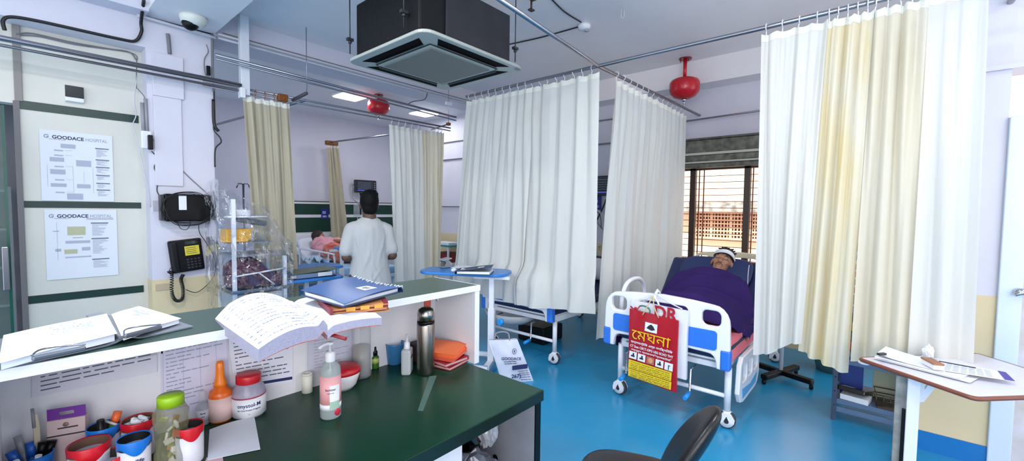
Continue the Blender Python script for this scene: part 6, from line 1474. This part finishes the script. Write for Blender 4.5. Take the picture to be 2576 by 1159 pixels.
# dropper bottle
p = base(943, 925)
bottle('dropper_bottle', 'small green dropper bottle with black cap', 'bottle', p, [('bottle_body', [(0, 0), (.020, 0), (.0215, .004), (.0215, .06), (.013, .07)], mat('green_bottle', '3c6a2c', .15)), ('bottle_label', [(.0219, .03), (.0219, .055)], mat('lime_label', 'b9c46a', .5)), ('dropper_cap', [(.014, .068), (.0145, .088), (.009, .096), (.008, .115), (0, .118)], BLACKP)])
# blue cup with white dispenser
p = base(998, 915)
bottle('measuring_cup', 'translucent blue cup behind the small pump bottle', 'cup', p+V((-.0, .02, 0)), [('cup_body', [(0, 0), (.036, 0), (.040, .004), (.050, .105), (.053, .115), (.050, .115), (.037, .006), (0, .006)], mat('translucent_blue', '3f82bc', .2, alpha=.75))])
p = base(1024, 938)
t = thing('pump_bottle', 'small square clear pump bottle left of the steel flask', 'bottle', p, .75)
MB().bx(-.038, .038, -.024, .024, 0, .13).build('bottle_body', mat('cloudy_bottle3', 'ccd2d6', .18, alpha=.6), t, bevel=.010)
MB().lathe([(.018, .13), (.015, .142), (.015, .160), (.006, .165), (.005, .185), (0, .186)], (0, 0, 0), 18).build('pump', WPLAST, t)
MB().tube(smooth_path([(0, 0, .185), (0, 0, .20), (-.02, 0, .204), (-.048, 0, .196)], 4), .004, 8).build('nozzle', CLEAR, t)
mb = MB(); mb.text('B.C. 2021', .016, frame((-.026, -.0248, .085), (1, 0, 0), (0, 0, 1)), bold=.0006); mb.build('printed_date', INKD, t)
# steel flask
p = base(1071, 938)
t = thing('vacuum_flask', 'tall stainless steel vacuum flask with black ring', 'flask', p)
STB = mat('brushed_steel', '9a938c', .28, 1, bump=.05, bscale=200)
MB().lathe([(0, 0), (.042, 0), (.045, .006), (.046, .255), (.044, .262)], (0, 0, 0), 36).build('flask_body', STB, t)
MB().lathe([(.0445, .262), (.0445, .276)], (0, 0, 0), 36).build('black_ring', BLACKP, t)
MB().lathe([(.044, .276), (.044, .312), (.038, .334), (.022, .343), (0, .345)], (0, 0, 0), 36).build('cup_lid', mat('polished_lid_steel', 'a8a29c', .26, 1), t)
# key tag hung from the shelf above the flask
p = at_y(1075, 760, 1.80)
t = thing('key_tag', 'orange-red tag hanging on a hook under the shelf above the flask', 'tag', p+V((0, 0, .0)))
MB().box(p+V((0, 0, -.01)), (.045, .006, .07)).build('tag_body', mat('coral_tag', 'c4523c', .5), t, world=True, bevel=.004)
MB().tube([p+V((0, 0, .02)), V((p.x, p.y, TZ-.030))], .002, 5).build('tag_cord', WCABLE, t, world=True)
q = at_y(1097, 752, 1.80); MB().tube(smooth_path([V((q.x, q.y, TZ-.030)), q+V((0, 0, .0)), q+V((.012, 0, -.012)), q+V((.014, 0, .004))], 4), .003, 6).build('hook', CHROME, t, world=True)
# stack of notebooks in the corner
p = V((1.515, 1.80, DZ))
cols = [('maroon_cover', '7c1626'), ('crimson_cover', 'a01c30'), ('salmon_cover', 'd8604a'), ('orange_cover2', 'e8703c')]
zz = 0
for k, (nm, hx) in enumerate(cols):
    th = .019
    lab = ['maroon notebook at the bottom of the stack in the counter corner', 'crimson notebook second from the bottom in the counter corner', 'salmon notebook third from the bottom in the counter corner', 'orange notebook on top of the stack in the counter corner'][k]
    t = thing('notebook', lab, 'notebook', p+V((0, 0, zz+.001)), .10+[.1, -.06, .22, .32][k], 'notebooks stacked in the counter corner', rot=(0, -.10 if k > 1 else 0, .10+[.1, -.06, .22, .32][k]))
    M_ = mat(nm, hx, .45)
    MB().bx(-.085, .085, -.11, .11, 0, .003).bx(-.085, .085, -.11, .11, th-.003, th).bx(.082, .085, -.11, .11, 0, th).build('cover', M_, t)
    MB().bx(-.08, .08, -.105, .105, .003, th-.003).build('pages', mat('tinted_page_edges', 'c9a8a8', .7) if k < 2 else M_, t)
    zz += th+.001+(.012 if k == 1 else 0)
t = thing('pouch', 'black pouch behind the stack of notebooks', 'pouch', (1.45, 1.91, DZ)); MB().bx(1.39, 1.50, 1.88, 1.97, DZ+.001, DZ+.11).build('pouch_body', mat('dark_maroon_pouch', '2a1218', .6), t, world=True, bevel=.02)
t = thing('tape_strip', 'strip of clear tape stuck on the green desk in front of the flask', 'tape', base(1075, 985))
P4 = [at_z(a, b_, DZ+.0012) for a, b_ in ((1080, 946), (1099, 944), (1064, 1033), (1051, 1032))]
MB().slab(lambda u, v: P4[0].lerp(P4[1], u).lerp(P4[3].lerp(P4[2], u), v), 2, 4, (0, 0, -.001)).build('strip', mat('matte_tape', '4d6c62', .5), t, world=True)
# ---- office chair
t = thing('office_chair', 'black office chair at the bottom edge, backrest leaning up', 'chair', (1.72, .80, 0), 0)
CHB = mat('black_leatherette', '0b0b0c', .35, bump=.1, bscale=60)
bd = V((.36, -.933, 0)).normalized(); sd_ = V((.933, .36, 0)).normalized()
SC = V((1.63, .74, 0))
def sp_(a, b_, z): return SC+sd_*a+bd*b_+V((0, 0, z))
def cush(name, fn, m, th_): pass
MB().grid(lambda u, v: (lambda a, bb: sp_(.24*math.copysign(abs(math.cos(a))**.6, math.cos(a))*math.sin(bb)**.5, .23*math.copysign(abs(math.sin(a))**.6, math.sin(a))*math.sin(bb)**.5, .46+.04*math.cos(bb)+.0*a))(2*PI*u, PI*v), 36, 14, closed_u=True).build('seat', CHB, t, world=True)
def back(u, v):
    a, bb = 2*PI*u, PI*v
    w_ = .165*math.copysign(abs(math.cos(a))**.8, math.cos(a))*math.sin(bb)**.6; h_ = .19*math.copysign(abs(math.sin(a))**.9, math.sin(a))*math.sin(bb)**.6
    thk = .032*math.cos(bb); cur = 1.0*w_*w_
    return sp_(w_*(.85-.9*max(0, h_)), .21+thk*1.25-cur+.55*(h_), .655+h_)
MB().grid(back, 40, 14, closed_u=True).build('backrest', CHB, t, world=True)
MB().tube(smooth_path([sp_(0, .16, .43), sp_(0, .31, .44), sp_(0, .30, .52), sp_(0, .25, .60)], 5), .022, 8).build('back_bar', BLACKP, t, world=True)
MB().tube([sp_(0, 0, .42), sp_(0, 0, .12)], .028, 12).build('column', BLACKP, t, world=True)
for k in range(5):
    a = 2*PI*k/5; l = MB().tube([sp_(0, 0, .12), sp_(.28*math.cos(a), .28*math.sin(a), .07)], [.026, .018], 8).build('base_leg', BLACKP, t, world=True)
    q = sp_(.28*math.cos(a), .28*math.sin(a), .032); MB().lathe([(0, -.016), (.026, -.016), (.03, 0), (.026, .016), (0, .016)], q, 14, M=Matrix.Rotation(PI/2, 3, 'X')).build('castor', BLACKP, l if False else t, world=True)
# ================================================================ RIGHT SIDE
t = thing('overbed_table', 'white overbed table with brown edge at the right, papers on it', 'table', (3.39, -.43, 0))
c1, c2, c3, c4 = V((3.13, .07, 0)), V((2.81, -.35, 0)), V((3.28, -.80, 0)), V((3.60, -.38, 0))
TT = .78
def tq(u, v, z): return c1.lerp(c2, u).lerp(c4.lerp(c3, u), v)+V((0, 0, z))
fr_ = frame(V((0, 0, TT-.012)), (1, 0, 0), (0, 1, 0))
def chamf(pts, r):
    out = []
    for i, p in enumerate(pts):
        a, b_ = V(pts[i-1]), V(pts[(i+1) % len(pts)]); p = V(p); da, db = (a-p).normalized(), (b_-p).normalized()
        for k in range(5): s = k/4; out.append((p+da*r*(1-s)**2+db*r*s**2).to_2d()[:])
    return out
pl = [c1.to_2d(), c2.to_2d(), c3.to_2d(), c4.to_2d()]
pl = [c1.to_2d(), c2.to_2d(), c3.to_2d()+V((.02, -.02)), c4.to_2d()+V((.12, -.08))]
MB().plate([chamf(pl, .03)], fr_, .018).build('table_top', mat('white_table_laminate', 'd9d8e2', .3), t, world=True)
MB().plate([chamf(pl, .03)], frame(V((0, 0, TT-.014)), (1, 0, 0), (0, 1, 0)), .018, .0).build('underside', WPAINT, t, world=True) if False else None
mb = MB(); cp = chamf(pl, .03); mb.tube([V((p[0], p[1], TT-.012)) for p in cp], .0108, 8, closed=True); mb.build('brown_edging', mat('red_brown_edging', '7c4534', .35), t, world=True)
lx, ly = 3.06, -.16
MB().bx(lx-.03, lx+.03, ly-.025, ly+.025, .06, TT-.02).build('post', WPAINT, t, world=True, bevel=.004)
MB().bx(lx+.02, lx+.055, ly-.012, ly+.07, .06, TT-.05).build('inner_post', mat('grey_channel', '9ea09c', .5, vary=.4, vscale=20), t, world=True, bevel=.004)
MB().bx(lx+.0, lx+.02, ly+.026, ly+.04, .16, .56).build('slot', BLACKP, t, world=True)
d_ = (c4-c1).normalized()
MB().plate([[(0, 0), (.0, -.14), (.03, -.14), (.14, -.02), (.14, 0)], [(.03, -.02), (.08, -.02), (.03, -.075)]], frame(V((lx+.0, ly-.02, TT-.022)), (.76, -.65, 0), (0, 0, 1)), .008).build('gusset', WPAINT, t, world=True)
MB().tube([V((lx, ly, .06)), V((lx+.45, ly-.4, .06))], .022, 8).tube([V((lx-.14, ly+.16, .06)), V((lx+.14, ly-.16, .06))], .022, 8).build('base', WPAINT, t, world=True)
MB().ell((3.16, .045, TT-.035), (.03, .03, .012)).build('rubber_pad', WPLAST, t, world=True)
tag(MB().box(at_z(2265, 1150, .03)+V((0, 0, .0)), (.10, .08, .05)).build('brake_pedal', mat('dark_blue_brake', '14548c', .4), loc=at_z(2265, 1150, .03), bevel=.015), 'dark blue plastic brake lever on the floor at the bottom right', 'lever')
# papers
def psheet(name, label, px, z, m=PAPER, ink=None, curl=0, par=None):
    P4 = [at_z(a, b_, z) for a, b_ in px]; t = thing(name, label, 'papers', (P4[0]+P4[2])/2)
    g = lambda u, v: P4[0].lerp(P4[1], u).lerp(P4[3].lerp(P4[2], u), v)
    MB().slab(lambda u, v: g(u, v)+V((0, 0, curl*(1-v)**3)), 10, 4, (0, 0, -.0012)).build('sheet', m, t, world=True); return t, g
t, g = psheet('paper_sheet', 'lowest long white sheet hanging along the table edge', [(2196, 900), (2240, 883), (2462, 950), (2440, 962)], TT+.005)
MB().slab(lambda u, v: g(.05+.9*u, .02+.9*v)+V((0, .004, .012)), 8, 3, (0, 0, -.010)).build('sheet_block', PAPER, t, world=True)
t, g = psheet('paper_sheet', 'white form with purple corner on the right of the table', [(2350, 928), (2366, 906), (2530, 936), (2554, 959)], TT+.022)
MB().slab(lambda u, v: g(u, .88+.12*v)+V((0, 0, .0006)), 3, 3, (0, 0, .0005)).build('purple_corner', mat('purple_print', '4b3a9c', .5), t, world=True)
mb = MB(); rn = random.Random(3)
for k in range(5):
    for j in range(6): mb.slab(lambda u, v: g(.12+.16*k+.03*u, .12+.11*j+.08*v)+V((0, 0, .0008)), 1, 1, (0, 0, .0003))
mb.build('print', LINK, t, world=True)
t, g = psheet('paper_sheet', 'curled paper sheets clipped together at the left of the table', [(2205, 897), (2228, 879), (2400, 918), (2375, 936)], TT+.020, curl=.02)
t = thing('binder_clip', 'black clip on the curled papers at the left of the table', 'clip', at_z(2215, 890, TT+.04))
MB(Matrix.Translation(at_z(2218, 890, TT+.045)) @ rz(-.6)).box((0, 0, 0), (.05, .02, .012)).build('jaw', DARKG, t, world=True, bevel=.003)
t = thing('stamp_block', 'small brown and white block lying on the papers', 'block', at_z(2346, 915, TT+.03))
M = Matrix.Translation(at_z(2346, 912, TT+.045)) @ rz(.42)
MB(M).bx(-.050, .055, -.024, .024, .002, .012).build('brown_cover', mat('brown_card', '9c6a4c', .5), t, world=True, bevel=.002); MB(M).bx(-.052, .050, -.022, .022, -.02, .002).build('white_body', WPLAST, t, world=True)
t = thing('pen', 'thin dark pen lying beside the purple cornered form', 'pen', at_z(2380, 915, TT+.03)); MB().tube([at_z(2362, 908, TT+.034), at_z(2455, 925, TT+.034)], .003, 6).build('barrel', INKD, t, world=True)
crumple('tissue', 'crumpled white polythene on the table against the curtain', 'tissue', at_z(2335, 886, TT+.035), .038, mat('white_polythene', 'e6eaf2', .3), 11, (1, .6, 1), .6, 20)
# slotted-angle rack with goods
RK = mat('blue_grey_angle_iron', '3e4e68', .45, vary=.15, vscale=10)
t = thing('storage_rack', 'blue-grey slotted angle rack standing behind the big screen curtains', 'rack', (4.3, .03, 0))
for x in (4.10, 4.55):
    for y in (-.20, .24):
        pb_ = MB().bx(x-.004, x+.030, y-.002, y+.002, 0, 1.9).bx(x-.004, x-.000, y-.030 if y > 0 else y, y if y > 0 else y+.030, 0, 1.9).build('upright', RK, t, world=True)
        mb = MB()
        for k in range(12): mb.lathe([(0, 0), (.004, 0)], (x-.0045, y+(-.015 if y > 0 else .015), .12+.11*k), 8, M=Matrix.Rotation(-PI/2, 3, 'Y'))
        mb.build('bolt_hole', BLACKP, pb_) if False else mb.build('bolt_hole', BLACKP, t, world=True)
for z in (.17, .55, .95, 1.35): MB().bx(4.10, 4.57, -.20, .24, z-.035, z).bx(4.10, 4.112, -.20, .24, z-.10, z-.06).build('shelf_board', mat('rack_shelf_blue_grey', '587090', .4), t, world=True, bevel=.003)
def bookish(name, label, cat, c, d, m, a=0, stripes=None, group='boxes and papers on the slotted rack'):
    t = thing(name, label, cat, c, a, group); MB().bx(-d[0]/2, d[0]/2, -d[1]/2, d[1]/2, 0, d[2]).build('body', m, t, bevel=.003)
    if stripes: 
        for k in range(stripes[1]): MB().bx(-d[0]/2-.001, d[0]/2+.001, -d[1]/2-.001, d[1]/2+.001, d[2]*(k+.5)/stripes[1], d[2]*(k+.7)/stripes[1]).build('band', stripes[0], t)
    return t
bookish('carton', 'blue and white carton leaning at the back of the lowest rack shelf', 'box', (4.35, .14, .171), (.16, .14, .26), mat('royal_blue_carton', '1c3c90', .5), .1)
bookish('carton', 'pale green carton at the right of the lowest rack shelf', 'box', (4.38, -.08, .171), (.12, .16, .22), mat('pale_green_carton', 'a8b098', .6), -.1)
bookish('book', 'white stack of forms on the front edge of the lowest rack shelf', 'book', (4.17, .10, .171), (.13, .17, .04), PAPER, -.15)
t = thing('equipment_case', 'black flat instrument case on the lowest rack shelf', 'case', (4.22, .12, .22), -.2)
MB().box((0, 0, .01), (.24, .20, .035), Matrix.Rotation(.25, 3, 'Y')).build('case_body', mat('brown_black_case', '17100e', .25), t, bevel=.008); MB().box((-.03, .02, .035), (.10, .07, .004), Matrix.Rotation(.25, 3, 'Y')).build('case_panel', GREYP, t)
t = thing('wire_basket', 'dark metal instrument tray with clamps at the right of the lowest rack shelf', 'tray', (4.20, -.09, .171), .1)
mb = MB()
for z in (.02, .06, .10): mb.tube([(-.09, -.08, z), (.09, -.08, z), (.09, .08, z), (-.09, .08, z)], .004, 6, closed=True)
for k in range(5): mb.tube([(-.09, -.08+.04*k, .02), (-.09, -.08+.04*k, .10)], .003, 5)
mb.build('wire_frame', mat('bronze_metal', '5a4c40', .35, .7), t); MB().bx(-.08, .08, -.07, .07, .0, .012).build('tray_base', mat('bronze_metal', '5a4c40', .35, .7), t)
for k, (z, hx) in enumerate(((.551, 'b54a1c'), (.62, '3c2a34'), (.70, 'c49a1c'), (.78, '26243a'))):
    bookish('carton', ['orange carton glimpsed low in the curtain gap', 'dark carton above the orange one in the curtain gap', 'mustard carton in the middle of the curtain gap', 'navy carton above the mustard one in the curtain gap'][k], 'box', (4.28, .12, z), (.25, .2, .068), mat('carton_'+hx, hx, .5))
bookish('carton', 'red and white striped carton glimpsed high in the curtain gap', 'box', (4.28, .12, .951), (.25, .2, .24), mat('brick_red_carton', 'b0404c', .5), 0, (WPLAST, 4))
# drip stand / basin behind the screen
p = at_z(1963, 940, .05)
t = thing('drip_stand', 'white pole with black star base standing behind the big screen', 'drip stand', (4.76, .68, 0))
MB().tube([(4.76, .68, .06), (4.76, .68, 1.9)], .018, 10).build('pole', WPAINT, t, world=True)
for k in range(4):
    a = 1.22+2*PI*k/4; l = MB().box((4.76+.14*math.cos(a), .68+.14*math.sin(a), .07), (.28, .06, .045), Matrix.Rotation(a, 3, 'Z')).build('base_arm', BLACKP, t, world=True, bevel=.008)
    q = (4.76+.27*math.cos(a), .68+.27*math.sin(a), .028); MB().lathe([(0, -.015), (.024, -.015), (.028, 0), (.024, .015), (0, .015)], q, 12, M=Matrix.Rotation(PI/2, 3, 'X') ).build('wheel', BLACKP, t, world=True)
p = at_z(2062, 905, .05)
t = thing('waste_bin', 'grey-green waste bin behind the yellowed curtain', 'bin', (5.38, .33, 0)); MB().lathe([(0, 0), (.13, 0), (.17, .22), (.175, .23), (.16, .23), (.12, .01), (0, .01)], (0, 0, 0), 28).build('bin_body', mat('grey_green_plastic', '5c7676', .4), t)
